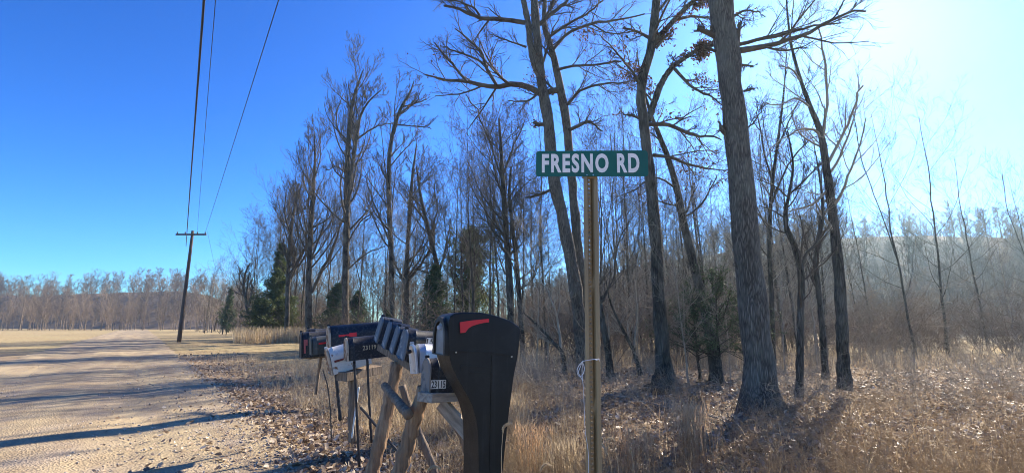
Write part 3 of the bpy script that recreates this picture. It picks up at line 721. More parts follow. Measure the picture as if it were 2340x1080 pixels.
def cedar(kind, px, Yd, label, s=1.0, rot=0, group=None):
    b = P(px, 740, Yd); r = thing('cedar_tree', label, 'cedar', (b.x, b.y, float(gz(b.x,b.y))-.02), group); r.rotation_euler.z = rot
    r.scale = (s,)*3 if isinstance(s, (int,float)) else s
    mt, mf = cm[kind]; link('trunk', mt, r); link('foliage', mf, r)
cedar('tall', 626, 43, 'tallest pointed green cedar at the field edge, left of the bare trees', (.95,.95,.9))
cedar('dark', 519, 66, 'narrow dark cedar standing alone at the far left of the field', (.85,.85,1.25), 1)
cedar('wide', 598, 42, 'broad low cedar at the foot of the tallest pointed cedar', (.75,.75,.45), 2)
cedar('wide', 650, 44, 'bushy green cedar just right of the tallest pointed cedar', (.6,.6,.5), 4)
cedar('dark', 770, 40, 'dark cedar between the two straight bare trunks left of centre', (1.35,1.35,.95), 3)
cedar('dark', 815, 42, 'olive cedar right of the tallest bare tree trunk', (1.1,1.1,.85), 5)
cedar('dark', 992, 27, 'dark rounded cedar just above the plastic mailbox, left side', (.98,.98,.95), 2.2)
cedar('wide', 1075, 31, 'large open grey green cedar rising behind the plastic mailbox', (.8,.8,1.0), 2.6)
cedar('dark', 882, 30, 'small dark cedar peeping over the navy mailboxes', (.55,.55,.45), .4)
cedar('young', 1640, 12.0, 'young feathery cedar left of the massive oak trunk', (1.05,1.05,.85), .7)
cedar('young', 1590, 13.0, 'smaller young cedar left of the feathery one', (.9,.9,.75), 2.9)
cedar('young', 1700, 13.6, 'young cedar half hidden behind the massive oak trunk', (.95,.95,.7), 1.9)
cedar('young', 1545, 22, 'low cedar far back between the crooked oak and the slanting trunk', (1.1,1.1,.8), 4.4)

# ---------------------------------------------------------------- grass and litter
def keep_off_road(p, rng, soft=.35):
    s = side_s(p[:,0], p[:,1]); return s > (rng.rand(len(p))**2)*soft*2-.25
def view_scatter(K, Y0, Y1, pxa, pxb, rng, power=1.0):
    """ground points spread over what the viewpoint looks down on, denser near"""
    yy = 1/(1/Y0+(1/Y1-1/Y0)*rng.rand(K)**power); px = rng.uniform(pxa, pxb, K)
    return np.stack([(px-1170)/F*yy*1.02, yy], 1)
rng = np.random.RandomState(71); parts = []
p = view_scatter(190000, 2.6, 30, 380, 2440, rng, .9)
p = p[rng.rand(len(p)) < np.clip(.62+.6*vnoise(p[:,0], p[:,1], 2.1, 88)+.3*vnoise(p[:,0], p[:,1], .7, 89), .12, 1)]
p = p[keep_off_road(p, rng)]; p = p[field_mask(p[:,0], p[:,1]) < .5+.3*rng.rand(len(p))]
q = np.c_[p, gz(p[:,0], p[:,1])+.012+.03*rng.rand(len(p))]
dist = np.hypot(p[:,0], p[:,1])
V1 = leaves_geo(q, (.035+.045*rng.rand(len(q)))*(1+.02*dist), rng, 0, 1, .45, .6); parts.append(V1)
# stray leaves on the road
p = view_scatter(2600, 4, 16, 300, 820, rng, 1); s = side_s(p[:,0], p[:,1]); p = p[(s < .1) & (s > -5.5) & (rng.rand(len(s)) < np.exp(s*1.6)+.06)]
q = np.c_[p, np.full(len(p), .045)]; parts.append(leaves_geo(q, .04+.04*rng.rand(len(q)), rng, 0, 1, .3, .6))
V, Fa, tt = join_geo(parts)
tag(link('fallen_leaves', mesh_np('fallen_leaves', V, Fa, M['litter'], tt)), 'fallen brown oak leaves strewn over the ground and road edge', 'leaves', kind='stuff')

parts = []
p = view_scatter(42000, 2.4, 20, 380, 2440, rng, 1.0); s = side_s(p[:,0], p[:,1])
dens = .5+.5*vnoise(p[:,0], p[:,1], 1.1, 77)
left = sstep(1.2, 0, p[:,0]-.08*p[:,1])
keep = (s > .35+.35*rng.rand(len(s))) & (rng.rand(len(s)) < np.clip(dens*1.3-.1+.35*left, .06, 1)*(.22+.70*left)*np.where((p[:,0]>0)&(p[:,1]<5.5),1.6,1)) & (sstep(1.6,.3,s)*.75 < rng.rand(len(s)))
p = p[keep]; K = len(p)
# tufts
p2 = (p[:,None,:]+rng.randn(K,4,2)*.035).reshape(-1,2)
hh = np.repeat(.12+.34*rng.rand(K)*(.4+.6*sstep(.4,2.5,side_s(p[:,0],p[:,1]))), 4)*(.5+.7*rng.rand(K*4))
q = np.c_[p2, gz(p2[:,0], p2[:,1])-.005]
parts.append(blades_geo(q, hh, rng, 0, .85, .0032, .8, 3, 1.0))
p = view_scatter(5000, 2.5, 8.5, 900, 2400, rng, 1.0)
p = p[(rng.rand(len(p)) < np.clip(.35+.9*vnoise(p[:,0], p[:,1], 1.7, 91), .04, 1)) & (side_s(p[:,0], p[:,1]) > 1.3)]; K = len(p)
q = np.c_[p, gz(p[:,0], p[:,1])-.005]
parts.append(blades_geo(q, .25+.38*rng.rand(K), rng, 0, .75, .0024, 1.0, 5, 1.3))
V, Fa, tt = join_geo(parts)
tag(link('dry_grass', mesh_np('dry_grass', V, Fa, M['grass'], tt)), 'dry grey and tan grass growing over the verge', 'grass', kind='stuff')
# pale straw of the verge beyond the mailboxes and across the field
parts = []
p = view_scatter(52000, 6.5, 60, 430, 1200, rng, .8); s = side_s(p[:,0], p[:,1])
fm = field_mask(p[:,0], p[:,1])
band = np.exp(-((s-4.2)/2.4)**2)*(p[:,1] < 22)
keep = (s > .9) & (rng.rand(len(s)) < np.clip(band+.30*fm, 0, 1)*(.55+.6*vnoise(p[:,0], p[:,1], .8, 79)))
p = p[keep]; fm = fm[keep]; K = len(p); p2 = (p[:,None,:]+rng.randn(K,3,2)*.05).reshape(-1,2)
hh = np.repeat(np.where(fm > .5, .07, .30), 3)*(.5+.9*rng.rand(K*3)); q = np.c_[p2, gz(p2[:,0], p2[:,1])-.005]
wd = .0035
V1, Q1, t1 = blades_geo(q, hh, rng, 0, 1, wd, .7, 3, .8); parts.append((V1, Q1, t1))
# tall straw fringe along the tree line
K = 9000; px = rng.uniform(560, 760, K); yy = rng.uniform(36, 46, K); p2 = np.stack([(px-1170)/F*yy*1.02, yy],1)
p2b = view_scatter(4500, 15, 30, 1150, 2300, rng, .8); p2 = np.concatenate([p2, p2b]); K = len(p2)
q = np.c_[p2, np.zeros(K)]; parts.append(blades_geo(q, np.r_[.4+1.0*rng.rand(K-4500), .2+.4*rng.rand(4500)], rng, 0, 1, .009, .5, 3, .7))
V, Fa, tt = join_geo(parts)
tag(link('straw_grass', mesh_np('straw_grass', V, Fa, M['straw'], tt)), 'pale straw coloured grass of the field and tree line', 'grass', kind='stuff')
# thin dead weed stems
pts, hts = [], []
for k in range(800):
    pq = view_scatter(1, 3.0, 12, 650, 2340, rng)[0]
    if side_s(*pq) < 1.0: continue
    pts.append((pq[0], pq[1], float(gz(*pq)))); hts.append(rng.uniform(.2, .72))
br_weed = [brush(430+i, .6, 4, .0011) for i in range(4)]
scatter_mass('dead_weeds', pts, hts, M['grass'], 'thin dead weed stems standing in the grass', 'weeds', br_weed, 65)
for o in (bpy.data.objects['dead_weeds'],):
    a = o.data.attributes.new('tint', 'FLOAT', 'POINT'); a.data.foreach_set('value', np.full(len(o.data.vertices), .45, np.float32))

# broomsedge clumps
def sedge(px, py, h, n, label, spread=.1, mat='sedge', seed=1):
    r = np.random.RandomState(seed); b = G(px, py); b.z = float(gz(b.x, b.y))
    q = np.c_[r.randn(n,2)*spread, np.zeros(n)]
    g1 = blades_geo(q, h*(.5+.6*r.rand(n)), r, 0, 1, .004, .28, 5, .5)
    K = n*5; hq = h*(.5+.45*r.rand(K)); c = q[r.randint(0,n,K)]*1.3; c[:,2] = hq
    g2 = blades_geo(c, .05+.09*r.rand(K), r, .5, 1, .0035, .9, 2, .6)
    V, Fa, tt = join_geo([g1, g2])
    tag(link('broomsedge', mesh_np('broomsedge', V, Fa, M[mat], tt), None, b), label, 'grass clump')
sedge(1578, 1052, .62, 160, 'tall rusty orange broomsedge clump in front of the crooked oak', .10, seed=1)
sedge(1608, 1030, .5, 30, 'thin upright orange broomsedge tuft right of the tall rusty clump', .03, seed=2)
sedge(1455, 1085, .5, 70, 'low orange broomsedge clump right of the sign post foot', .10, seed=3)
sedge(1212, 1075, .5, 70, 'orange tan broomsedge clump between plastic mailbox and sign post', .08, seed=4)
sedge(1290, 1095, .42, 60, 'small tan broomsedge clump left of the sign post foot', .09, 'straw', seed=5)
sedge(835, 985, .34, 50, 'bright straw tuft at the foot of the thin black mailbox legs', .05, 'straw', seed=6)

def foxtail(pts, Yd, label, seed):
    """pts: stem base ... start of head, then head points (px,py)"""
    st, hd = pts; r = np.random.RandomState(seed)
    a = np.array([list(P(x, y, Yd)) for x, y in st]); b = a[0].copy()
    root = thing('foxtail_grass', label, 'foxtail', b)
    T = Tubes(); T.add(resample(a, 12)[None], np.full((1,12), .0016), 5)
    V, Fa = T.build(b); link('stem', mesh_np('stem', V, Fa, M['straw'], np.full(len(V), .8), True), root)
    h = resample(np.array([list(P(x, y, Yd)) for x, y in hd]), 20); K = 1500
    f = r.rand(K)*19; i = np.minimum(f.astype(int), 18); pos = h[i]*(1-(f-i))[:,None]+h[i+1]*(f-i)[:,None]
    tn = unit(h[i+1]-h[i]); rv = unit(r.randn(K,3)); pr = unit(rv-(rv*tn).sum(1,keepdims=True)*tn)
    wv = np.sin(np.clip(f/19,0.03,.97)*np.pi)**.4
    d_ = unit(pr+tn*.9); ln = (.014*wv*(.6+.6*r.rand(K)))[:,None]; sd = unit(np.cross(d_, rv))*.0008
    V = np.stack([pos-sd, pos+sd, pos+d_*ln], 1).reshape(-1,3)
    link('seed_head', mesh_np('seed_head', V-b[None], np.arange(K*3).reshape(-1,3), M['seed'], np.repeat(r.rand(K),3)), root)
    # core so that the head has body
foxtail(([(968,1160),(974,1110),(976,1082)],[(976,1082),(980,1072),(990,1066),(1000,1066),(1007,1072)]), 2.5, 'fuzzy foxtail head bowed to the right below the mailbox with number 23115', 1)
foxtail(([(1150,1160),(1146,1030),(1149,990)],[(1149,990),(1151,976),(1160,968),(1170,966)]), 2.6, 'foxtail head arching against the side of the plastic mailbox', 2)
foxtail(([(1222,1160),(1230,1100),(1234,1082)],[(1234,1082),(1238,1068),(1248,1059),(1260,1062)]), 2.5, 'foxtail head curling over left of the sign post at the bottom edge', 3)
foxtail(([(1398,1140),(1396,1060),(1386,1030),(1376,1012)],[(1374,1014),(1378,1016),(1382,1024),(1384,1034)]), 3.0, 'foxtail head drooping beside the right flange of the sign post', 4)
foxtail(([(1420,1130),(1412,1060),(1404,1010)],[(1386,1010),(1390,1002),(1398,1000),(1404,1006)]), 3.3, 'thin foxtail head arched above the drooping one by the sign post', 5)
foxtail(([(1455,1130),(1450,1080),(1445,1040)],[(1445,1040),(1442,1034),(1440,1028),(1442,1022)]), 3.3, 'small upright foxtail head right of the sign post', 6)

# tree stump and dark mounds of roots
def mound(name, px, py, w, h, dd, label, cat, mat, seed):
    b = G(px, py); r = np.random.RandomState(seed); bm = bmesh.new()
    bmesh.ops.create_icosphere(bm, subdivisions=4, radius=1)
    for v in bm.verts:
        n_ = .25*vnoise(v.co.x*2, v.co.y*2+v.co.z*3, 1.6, seed)+.12*vnoise(v.co.x*5, v.co.y*5+v.co.z*4, 2.2, seed+1)
        v.co *= 1+float(n_); v.co.x *= w; v.co.y *= dd; v.co.z = v.co.z*h
    me = bpy.data.meshes.new(name); bm.to_mesh(me); bm.free()
    me.polygons.foreach_set('use_smooth', np.ones(len(me.polygons), bool)); me.materials.append(mat)
    return tag(link(name, me, None, (b.x, b.y, float(gz(b.x,b.y))+h*.1)), label, cat)
mound('root_mound', 1500, 893, .36, .20, .3, 'black earthy root mound at the foot of the crooked oak', 'mound', M['bark_dark'], 5)
def stump(px, py, r0, h, label, seed):
    b = G(px, py); n = 40; r = np.random.RandomState(seed); rows = [(-.1,1.35),(.02,1.25),(.1,1.02),(h*.8,.9),(h,.86)]
    V = []
    for z, f in rows:
        for k in range(n):
            a = k/n*6.283; q = r0*f*(1+.10*math.sin(a*5+seed)*(1.3-z/h)+.05*math.sin(a*13+2))
            V.append((q*math.cos(a), q*math.sin(a), z+(.05*math.sin(a*3+seed)+.03*r.rand() if z >= h else 0)))
    V.append((0,0,h*.82)); c = len(V)-1
    Q = np.array([[i*n+k, i*n+(k+1)%n, (i+1)*n+(k+1)%n, (i+1)*n+k] for i in range(4) for k in range(n)])
    T3 = np.array([[4*n+k, 4*n+(k+1)%n, c] for k in range(n)])
    tag(link('tree_stump', mesh_np('tree_stump', np.array(V), [Q, T3], M['bark_dark'], None, False), None, (b.x, b.y, float(gz(b.x,b.y)))), label, 'stump')
stump(1508, 888, .2, .3, 'dark rotten stump beside the foot of the crooked oak', 3)
stump(1590, 925, .13, .14, 'low broken stump among leaves before the young cedar', 4)

def fallen(pa, pb_, w, label, seed):
    a, b_ = G(*pa), G(*pb_); r = np.random.RandomState(seed); t = np.linspace(0,1,10)[:,None]
    q = np.array(a)*(1-t)+np.array(b_)*t; q += r.randn(10,3)*.025*(a-b_).length*.3; q[:,2] = gz(q[:,0], q[:,1])+.05+.04*r.rand(10)
    T = Tubes(); q = resample(q, 18); Rr = w*(1-.7*np.linspace(0,1,18)); T.add(q[None], Rr[None], 8, True)
    S, R_ = spawn(q[None], Rr[None], 9, .15, 1, (25,60), (.2,.45), .5, 6, r, .12, .2, .004, .3, .3); T.add(S, R_, 4)
    S, R_ = spawn(S, R_, 4, .2, 1, (25,60), (.3,.6), .5, 4, r, .1, .2, .0025, .4, .3); T.add(S, R_, 3)
    V, Fa = T.build(a); tag(link('fallen_branch', mesh_np('fallen_branch', V, Fa, M['twig_grey'], None, True), None, a), label, 'branch')
fallen((1385,905),(1545,935), .022, 'long grey fallen branch on the leaves between sign post and stump', 1)
fallen((1600,945),(1700,985), .018, 'fallen branch lying before the massive oak on its left side', 2)
fallen((1830,1010),(1700,1000), .02, 'forked fallen branch right of the massive oak foot', 3)
fallen((1540,838),(1660,842), .03, 'thicker fallen branch in the sunlit leaves behind the crooked oak', 4)
fallen((1230,880),(1310,905), .015, 'small fallen branch left of the sign post in the leaves', 5)

# ---------------------------------------------------------------- power line
def pole(px, base_py_Y, htop, arm, lean, label):
    Yp = base_py_Y; b = P(px, 740, Yp); b.z = 0
    root = thing('utility_pole', label, 'utility pole', b)
    T = Tubes(); a = np.array([[0,0,-.2],[lean*.5,0,htop*.5],[lean,0,htop]]); T.add(resample(a,6)[None], np.linspace(.16,.11,6)[None], 12, True)
    V, Fa = T.build(); link('shaft', mesh_np('shaft', V, Fa, M['pole'], None, True), root)
    bm = bmesh.new(); bmesh.ops.create_cube(bm, size=1, matrix=Matrix.Translation((lean,-.16,htop-.35)) @ Matrix.Diagonal((arm*2,.10,.13,1)))
    me = bpy.data.meshes.new('crossarm'); bm.to_mesh(me); bm.free(); me.materials.append(M['pole']); link('crossarm', me, root)
    for xx in (-arm*.92, -arm*.4, arm*.4, arm*.92):
        T = Tubes(); q = np.array([[xx+lean,-.16,htop-.29],[xx+lean,-.16,htop-.22],[xx+lean,-.16,htop-.16],[xx+lean,-.16,htop-.1]]); T.add(q[None], np.array([[.03,.055,.04,.02]]), 10, True)
        V, Fa = T.build(); link('insulator', mesh_np('insulator', V, Fa, M['mb_grey'], None, True), root)
    return b
pb = pole(414, 40, 9.35, 1.3, 0, 'near utility pole with wooden crossarm beside the road at the left')
pole(491, 105, 8.2, 1.15, .9, 'distant leaning utility pole beyond the pale field')
def wire(name, A, Bp, sag, r, label):
    A, Bp = np.array(A), np.array(Bp); t = np.linspace(0, 1, 60)[:,None]
    q = A*(1-t)+Bp*t; q[:,2] -= (4*sag*t*(1-t))[:,0]
    T = Tubes(); T.add(q[None], np.full((1,60), r), 6); V, Fa = T.build(A)
    tag(link(name, mesh_np(name, V, Fa, M['wire'], None, True), None, A), label, 'cable')
def through(A, px, py, Yd, ext):
    A = np.array(A); q = np.array(P(px, py, Yd)); return A+(q-A)*ext
a0 = (pb.x+1.22, 39.84, 9.27)
wire('power_cable', a0, through(a0, 636, 0, 9.2, 1.55), .05, .011, 'single thin cable slanting down from the top edge to the pole crossarm')
a1 = (pb.x+.5, 39.84, 9.27)
wire('power_cable', a1, through(a1, 494, 0, 9.2, 1.55), .35, .008, 'thin cable just right of the thick bundled one at the far left')
a2 = (pb.x-.35, 39.9, 8.0)
wire('power_cable', a2, through(a2, 468, 0, 8.6, 1.5), .35, .024, 'thick twisted bundled cable at the far left of the sky')
a3 = (491/1.0 and P(491,740,105).x+1.9, 104.8, 8.0)
wire('power_cable', a3, (pb.x+1.22, 40.1, 9.27), 1.2, .01, 'faint far span of cable running on to the distant leaning pole')

# ---------------------------------------------------------------- street sign
def text_mesh(name, body, size, mat, extrude=.0008, offset=0.0, sx=1.0, align='CENTER', gap=1.0):
    cu = bpy.data.curves.new('t', 'FONT'); cu.body = body; cu.size = size; cu.extrude = extrude; cu.offset = offset
    cu.align_x = align; cu.align_y = 'CENTER'; cu.space_character = gap; cu.resolution_u = 4
    ob = bpy.data.objects.new('t', cu); C.objects.link(ob)
    dg = bpy.context.evaluated_depsgraph_get(); me = bpy.data.meshes.new_from_object(ob.evaluated_get(dg))
    bpy.data.objects.remove(ob); me.name = name
    co = np.empty(len(me.vertices)*3, np.float32); me.vertices.foreach_get('co', co); co = co.reshape(-1,3)
    co[:,0] -= (co[:,0].max()+co[:,0].min())/2; co[:,1] -= (co[:,1].max()+co[:,1].min())/2
    co[:,0] *= sx; me.vertices.foreach_set('co', co.ravel()); me.materials.clear(); me.materials.append(mat)
    return me, float(np.ptp(co[:,0])), float(np.ptp(co[:,1]))
def fit_text(name, body, w, h, mat, bold=0.0, extrude=.0008, gap=1.0):
    me, w0, h0 = text_mesh(name, body, 1.0, mat, .01, bold, 1.0, gap=gap)
    co = np.empty(len(me.vertices)*3, np.float32); me.vertices.foreach_get('co', co); co = co.reshape(-1,3)
    co[:,0] *= w/w0; co[:,1] *= h/h0; co[:,2] *= extrude/.01
    me.vertices.foreach_set('co', co.ravel()); me.update(); return me
def arch_poly(outl, thick, mat, name, bevel=0.0):
    """prism: outl in (x,z), thickness along +y"""
    bm = bmesh.new(); f = bm.faces.new([bm.verts.new((x, 0, z)) for x, z in outl])
    r = bmesh.ops.extrude_face_region(bm, geom=[f]); bmesh.ops.translate(bm, vec=(0,thick,0), verts=[v for v in r['geom'] if isinstance(v, bmesh.types.BMVert)])
    bmesh.ops.recalc_face_normals(bm, faces=bm.faces)
    if bevel: bmesh.ops.bevel(bm, geom=list(bm.edges), offset=bevel, segments=2, affect='EDGES')
    me = bpy.data.meshes.new(name); bm.to_mesh(me); bm.free(); me.materials.append(mat); return me
YS = 2.62
Lp, Rp_ = P(1225,374,YS+.012), P(1481,373,YS-.03)
cen = (Lp+Rp_)/2; ax = (Rp_-Lp); SW = ax.length; ax.normalize()
SHt = 60/F*PT(1353,374,YS)*1.02
sign = thing('street_sign', 'green street name sign reading FRESNO RD on a bronze channel post', 'street sign', (P(1353,740,YS).x, YS+.03, 0))
zc = Vector((0,0,1)); zc = (zc-ax*zc.dot(ax)).normalized(); yc = zc.cross(ax)
Ms = Matrix.Translation(cen-sign.location) @ Matrix((ax, yc, zc)).transposed().to_4x4()
outl = []
for cx_, cz_, a_ in ((1,1,0),(-1,1,90),(-1,-1,180),(1,-1,270)):
    for k in range(7):
        t = math.radians(a_+k*15); rr_ = .018
        outl.append((cx_*(SW/2-rr_)+rr_*math.cos(t), cz_*(SHt/2-rr_)+rr_*math.sin(t)))
blade = link('blade', arch_poly(outl, .0025, M['green'], 'blade'), sign); blade.matrix_local = Ms
# letters: widths measured in the photo as px spans of FRESNO and RD
for word, xa, xb in (('FRESNO',1240,1391),('RD',1410,1460)):
    w = (xb-xa)/F*PT(1350,374,YS); h = 45.5/F*PT(1350,374,YS)
    me = fit_text('lettering', word, w, h, M['cream'], .038, .0006, 1.2)
    o = link('lettering', me, blade)
    xo = ((xa+xb)/2-1353)/F*PT(1350,374,YS)
    o.matrix_local = Matrix.Translation((xo, -.0016, .002)) @ Matrix.Rotation(math.radians(90), 4, 'X')
# U-channel post with punched web
def channel(parent, x0, y0, z0, x1, z1):
    W = .088; n = int((z1-z0)/.0254); V, Fq = [], []
    hw = .013; zs = lambda i: z0+(z1-z0)*i/n
    for i in range(n):       # web: a square with an octagonal hole per inch
        za, zb = zs(i), zs(i+1); zm = (za+zb)/2; o = len(V)
        hole = i % 1 == 0
        ring = [(-hw,za),(0,za),(hw,za),(hw,zm),(hw,zb),(0,zb),(-hw,zb),(-hw,zm)]
        for x, z in ring: V.append((x, 0, z))
        for k in range(8):
            a_ = math.radians(-135+45*k); V.append((.0042*math.cos(a_), 0, zm+.0042*math.sin(a_)))
        for k in range(8): Fq.append((o+k, o+(k+1)%8, o+8+(k+1)%8, o+8+k))
    prof = [(hw,0),(hw+.007,-.022),(hw+.009,-.0245),(W/2-.001,-.0245),(W/2,-.023)]
    for sg in (1,-1):
        for i in range(40):
            za = z0+(z1-z0)*i/40; zb = z0+(z1-z0)*(i+1)/40
            for (xa, ya), (xb, yb) in zip(prof[:-1], prof[1:]):
                o = len(V); V += [(sg*xa,ya,za),(sg*xb,yb,za),(sg*xb,yb,zb),(sg*xa,ya,zb)]; Fq.append((o,o+1,o+2,o+3) if sg > 0 else (o+3,o+2,o+1,o))
    me = mesh_np('post', np.array(V), np.array(Fq), M['post'])
    bm = bmesh.new(); bm.from_mesh(me); bmesh.ops.remove_doubles(bm, verts=bm.verts, dist=1e-5); bmesh.ops.recalc_face_normals(bm, faces=bm.faces); bm.to_mesh(me); bm.free()
    o = link('post', me, parent); sm = o.modifiers.new('thickness', 'SOLIDIFY'); sm.thickness = .003
    return o
ztop = cen.z-SHt/2+.03
po = channel(sign, 0, 0, -.3, 0, ztop)
topx = P(1348,405,YS).x; botx = P(1356,1080,YS).x
zb_ = P(1356,1080,YS).z; slope = (topx-botx)/(ztop-zb_)
po.matrix_local = Matrix.Translation((botx-slope*zb_-sign.location.x, 0.0, 0)) @ Matrix.Shear('XY', 4, (0,0)) @ Matrix.Rotation(slope, 4, 'Y') @ Matrix.Rotation(math.radians(14), 4, 'Z')
bm = bmesh.new()
for zz in (0.012,):
    bmesh.ops.create_cube(bm, size=1, matrix=Matrix.Translation((topx-sign.location.x, -.0165, cen.z-SHt/2+.001)) @ Matrix.Diagonal((.084,.016,.012,1)))
me = bpy.data.meshes.new('bracket'); bm.to_mesh(me); bm.free(); me.materials.append(M['post']); link('bracket', me, sign)

# white cord tied round the post
T = Tubes()
def cord(pts, Yd, n=30, r=.0021): T.add(resample(np.array([list(P(x, y, Yd+dy)) for x, y, dy in pts]), n)[None], np.full((1,n), r), 6)
cord([(1370,821,.0),(1360,820,-.03),(1345,822,-.032),(1331,825,-.03),(1326,832,0)], YS)
cord([(1331,825,-.03),(1322,836,-.02),(1319,850,-.01),(1325,860,-.01),(1333,852,-.02),(1335,838,-.02),(1331,827,-.03)], YS)
cord([(1331,825,-.03),(1326,838,-.015),(1322,850,-.02),(1328,862,-.02),(1331,868,-.02)], YS)
cord([(1332,826,-.03),(1330,842,-.02),(1331,862,-.02),(1333,885,-.025),(1335,930,-.03),(1337,980,-.032),(1344,1030,-.03),(1345,1095,-.03)], YS, 30, .0013)
cord([(1360,820,-.034),(1363,822,-.036),(1368,819,-.03),(1370,824,-.02)], YS)
o0 = P(1331,825,YS); V, Fa = T.build(o0)
tag(link('cord', mesh_np('cord', V, Fa, M['cord'], None, True), None, o0), 'white cord knotted round the sign post with loose loops and a hanging end', 'cord')

# ---------------------------------------------------------------- mailboxes
def arch(W, H, n=14, inset=0.0):
    r = W/2-inset; z0 = H-W/2
    return [(-r, inset), (r, inset)] + [(r*math.cos(math.pi*k/n), z0+r*math.sin(math.pi*k/n)) for k in range(n+1)]
def loft(sections, cap0=True, cap1=True):
    """sections: list of (x, [(y,z)...]) joined along x"""
    bm = bmesh.new(); rings = []
    for x, sec in sections: rings.append([bm.verts.new((x, y, z)) for y, z in sec])
    n = len(rings[0])
    for a, b_ in zip(rings[:-1], rings[1:]):
        for k in range(n): bm.faces.new((a[k], a[(k+1)%n], b_[(k+1)%n], b_[k]))
    if cap0: bm.faces.new(rings[0][::-1])
    if cap1: bm.faces.new(rings[-1])
    bmesh.ops.recalc_face_normals(bm, faces=bm.faces); return bm
def from_bm(name, bm, mat, parent, smooth=False):
    me = bpy.data.meshes.new(name); bm.to_mesh(me); bm.free()
    if smooth:
        me.polygons.foreach_set('use_smooth', np.ones(len(me.polygons), bool))
    me.materials.append(mat); o = link(name, me, parent)
    if smooth:
        m_ = o.modifiers.new('edge', 'EDGE_SPLIT'); m_.split_angle = math.radians(35)
    return o
def mailbox(front, rear, W, H, label, body, door, flag=None, num=None, roll=0, door_open=0, beads=True, ang=29):
    """front / rear: (px,py,Y) of the bottom line's ends on the side nearest the viewer"""
    uf = (front[0]-1170)/F; ur = (rear[0]-1170)/F; ta = math.tan(math.radians(ang)); Yf = front[2]
    rear = (rear[0], rear[1], Yf*(1-ta*uf)/(1-ta*ur))
    f = P(*front); r = P(*rear); fx = (f-r); L = fx.length; fx.normalize()
    z = Vector((0,0,1)); z = (z-fx*z.dot(fx)).normalized(); y = z.cross(fx)      # +y = side toward the viewer
    R = Matrix((fx, y, z)).transposed().to_4x4() @ Matrix.Rotation(roll, 4, 'X')
    root = thing('mailbox', label, 'mailbox'); root.matrix_world = Matrix.Translation(r) @ R
    off = -W/2
    def sh(sec, s=0.0): return [(a+off, b_) for a, b_ in sec]
    secs = [(0, sh(arch(W, H)))]
    if beads:
        for xb in (.12*L, .86*L):
            secs += [(xb-.006, sh(arch(W, H))), (xb, sh(arch(W+.006, H+.003))), (xb+.006, sh(arch(W, H)))]
    secs += [(L-.012, sh(arch(W, H)))]
    from_bm('body', loft(secs), M[body], root, True)
    bm = loft([(.010, sh(arch(W+.008, H+.004))), (.022, sh(arch(W+.008, H+.004))), (.026, sh(arch(W-.01, H-.006))), (.020, sh(arch(W-.03, H-.02, inset=.002)))])
    do = from_bm('door', bm, M[door], root, True)
    do.matrix_local = Matrix.Translation((L-.016, 0, 0)) @ Matrix.Rotation(door_open, 4, 'Y')
    # pull tab on top of the door
    bm = bmesh.new(); bmesh.ops.create_cube(bm, size=1, matrix=Matrix.Translation((.016, off, H+.010)) @ Matrix.Diagonal((.03,.022,.022,1)))
    bmesh.ops.bevel(bm, geom=list(bm.edges), offset=.004, segments=2, affect='EDGES')
    from_bm('latch', bm, M[body], do)
    if flag:
        col, x0, z0, ln, up_ = flag       # x0,z0 = pivot as fractions of L,H
        arm = [(0,-.011),(0,.011),(-ln*.58,.009),(-ln*.6,.022),(-ln,.022),(-ln,-.020),(-ln*.6,-.020),(-ln*.58,-.009)]
        if up_: arm = [(-.011,0),(-.009,ln*.55),(-.03,ln*.57),(-.03,ln),(.012,ln),(.011,0)]
        me = arch_poly(arm, .004, M[col], 'flag')
        o = link('flag', me, root); o.location = (L*x0, .005, H*z0)
        o.rotation_euler = (0, 0, 0)
    if num:
        txt, x0, z0, w, h, plate, inkm = num
        if plate:
            bm = bmesh.new(); bmesh.ops.create_cube(bm, size=1, matrix=Matrix.Translation((L*x0, .0016, H*z0)) @ Matrix.Diagonal((w*1.08, .0012, h*1.22, 1)))
            pl = from_bm('number_label', bm, M['label'], root)
        me = fit_text('numerals', txt, w, h, M[inkm], .02, .0006, 1.05)
        o = link('numerals', me, pl if plate else root)
        # text must read left to right seen from +y : local x points left in the picture
        o.matrix_local = Matrix.Translation((L*x0, .0032, H*z0)) @ Matrix.Rotation(math.radians(180), 4, 'Z') @ Matrix.Rotation(math.radians(90), 4, 'X')
    return root
mailbox((690,818,5.75),(812,806,6.15), .19,.30, 'leftmost black mailbox with faded pink flag beside its door', 'mb_black', 'mb_black', ('flag_pink', .95, .18, .16, True))
mailbox((703,800,6.2),(815,796,6.6), .18,.27, 'black mailbox mostly hidden behind the leftmost one, only its roof line showing', 'mb_black', 'mb_black')
mailbox((713,811,5.5),(800,800,5.9), .15,.20, 'small grey mailbox with bright red flag, low beside the leftmost black one', 'mb_grey', 'mb_grey', ('flag', .82, .6, .13, False))
mailbox((756,809,5.25),(885,794,5.85), .23,.30, 'large black mailbox with tan rusty door edge and red flag, behind number 23119', 'mb_black', 'mb_rusty', ('flag', .86, .62, .19, False))
mailbox((760,857,4.95),(850,829,5.45), .19,.26, 'chipped white tilted mailbox with rusty front and dark red flag', 'mb_white', 'mb_rusty', ('flag_dull', .9, .5, .16, False), roll=math.radians(-6))
mailbox((796,825,4.6),(892,813,5.05), .17,.215, 'black mailbox numbered 23119 standing on two thin black legs', 'mb_black', 'mb_rusty', None, ('23119',.50,.50,.128,.042,False,'goldnum'))
navy = [((861,783,4.42),'first navy mailbox from the left in the slanting row of four'),((879,797,4.28),'second navy mailbox in the slanting row, faded reddish patch by its door'),
        ((897,809,4.14),'third navy mailbox in the slanting row of four'),((914,821,4.0),'fourth navy mailbox in the slanting row, nearest the silver box')]
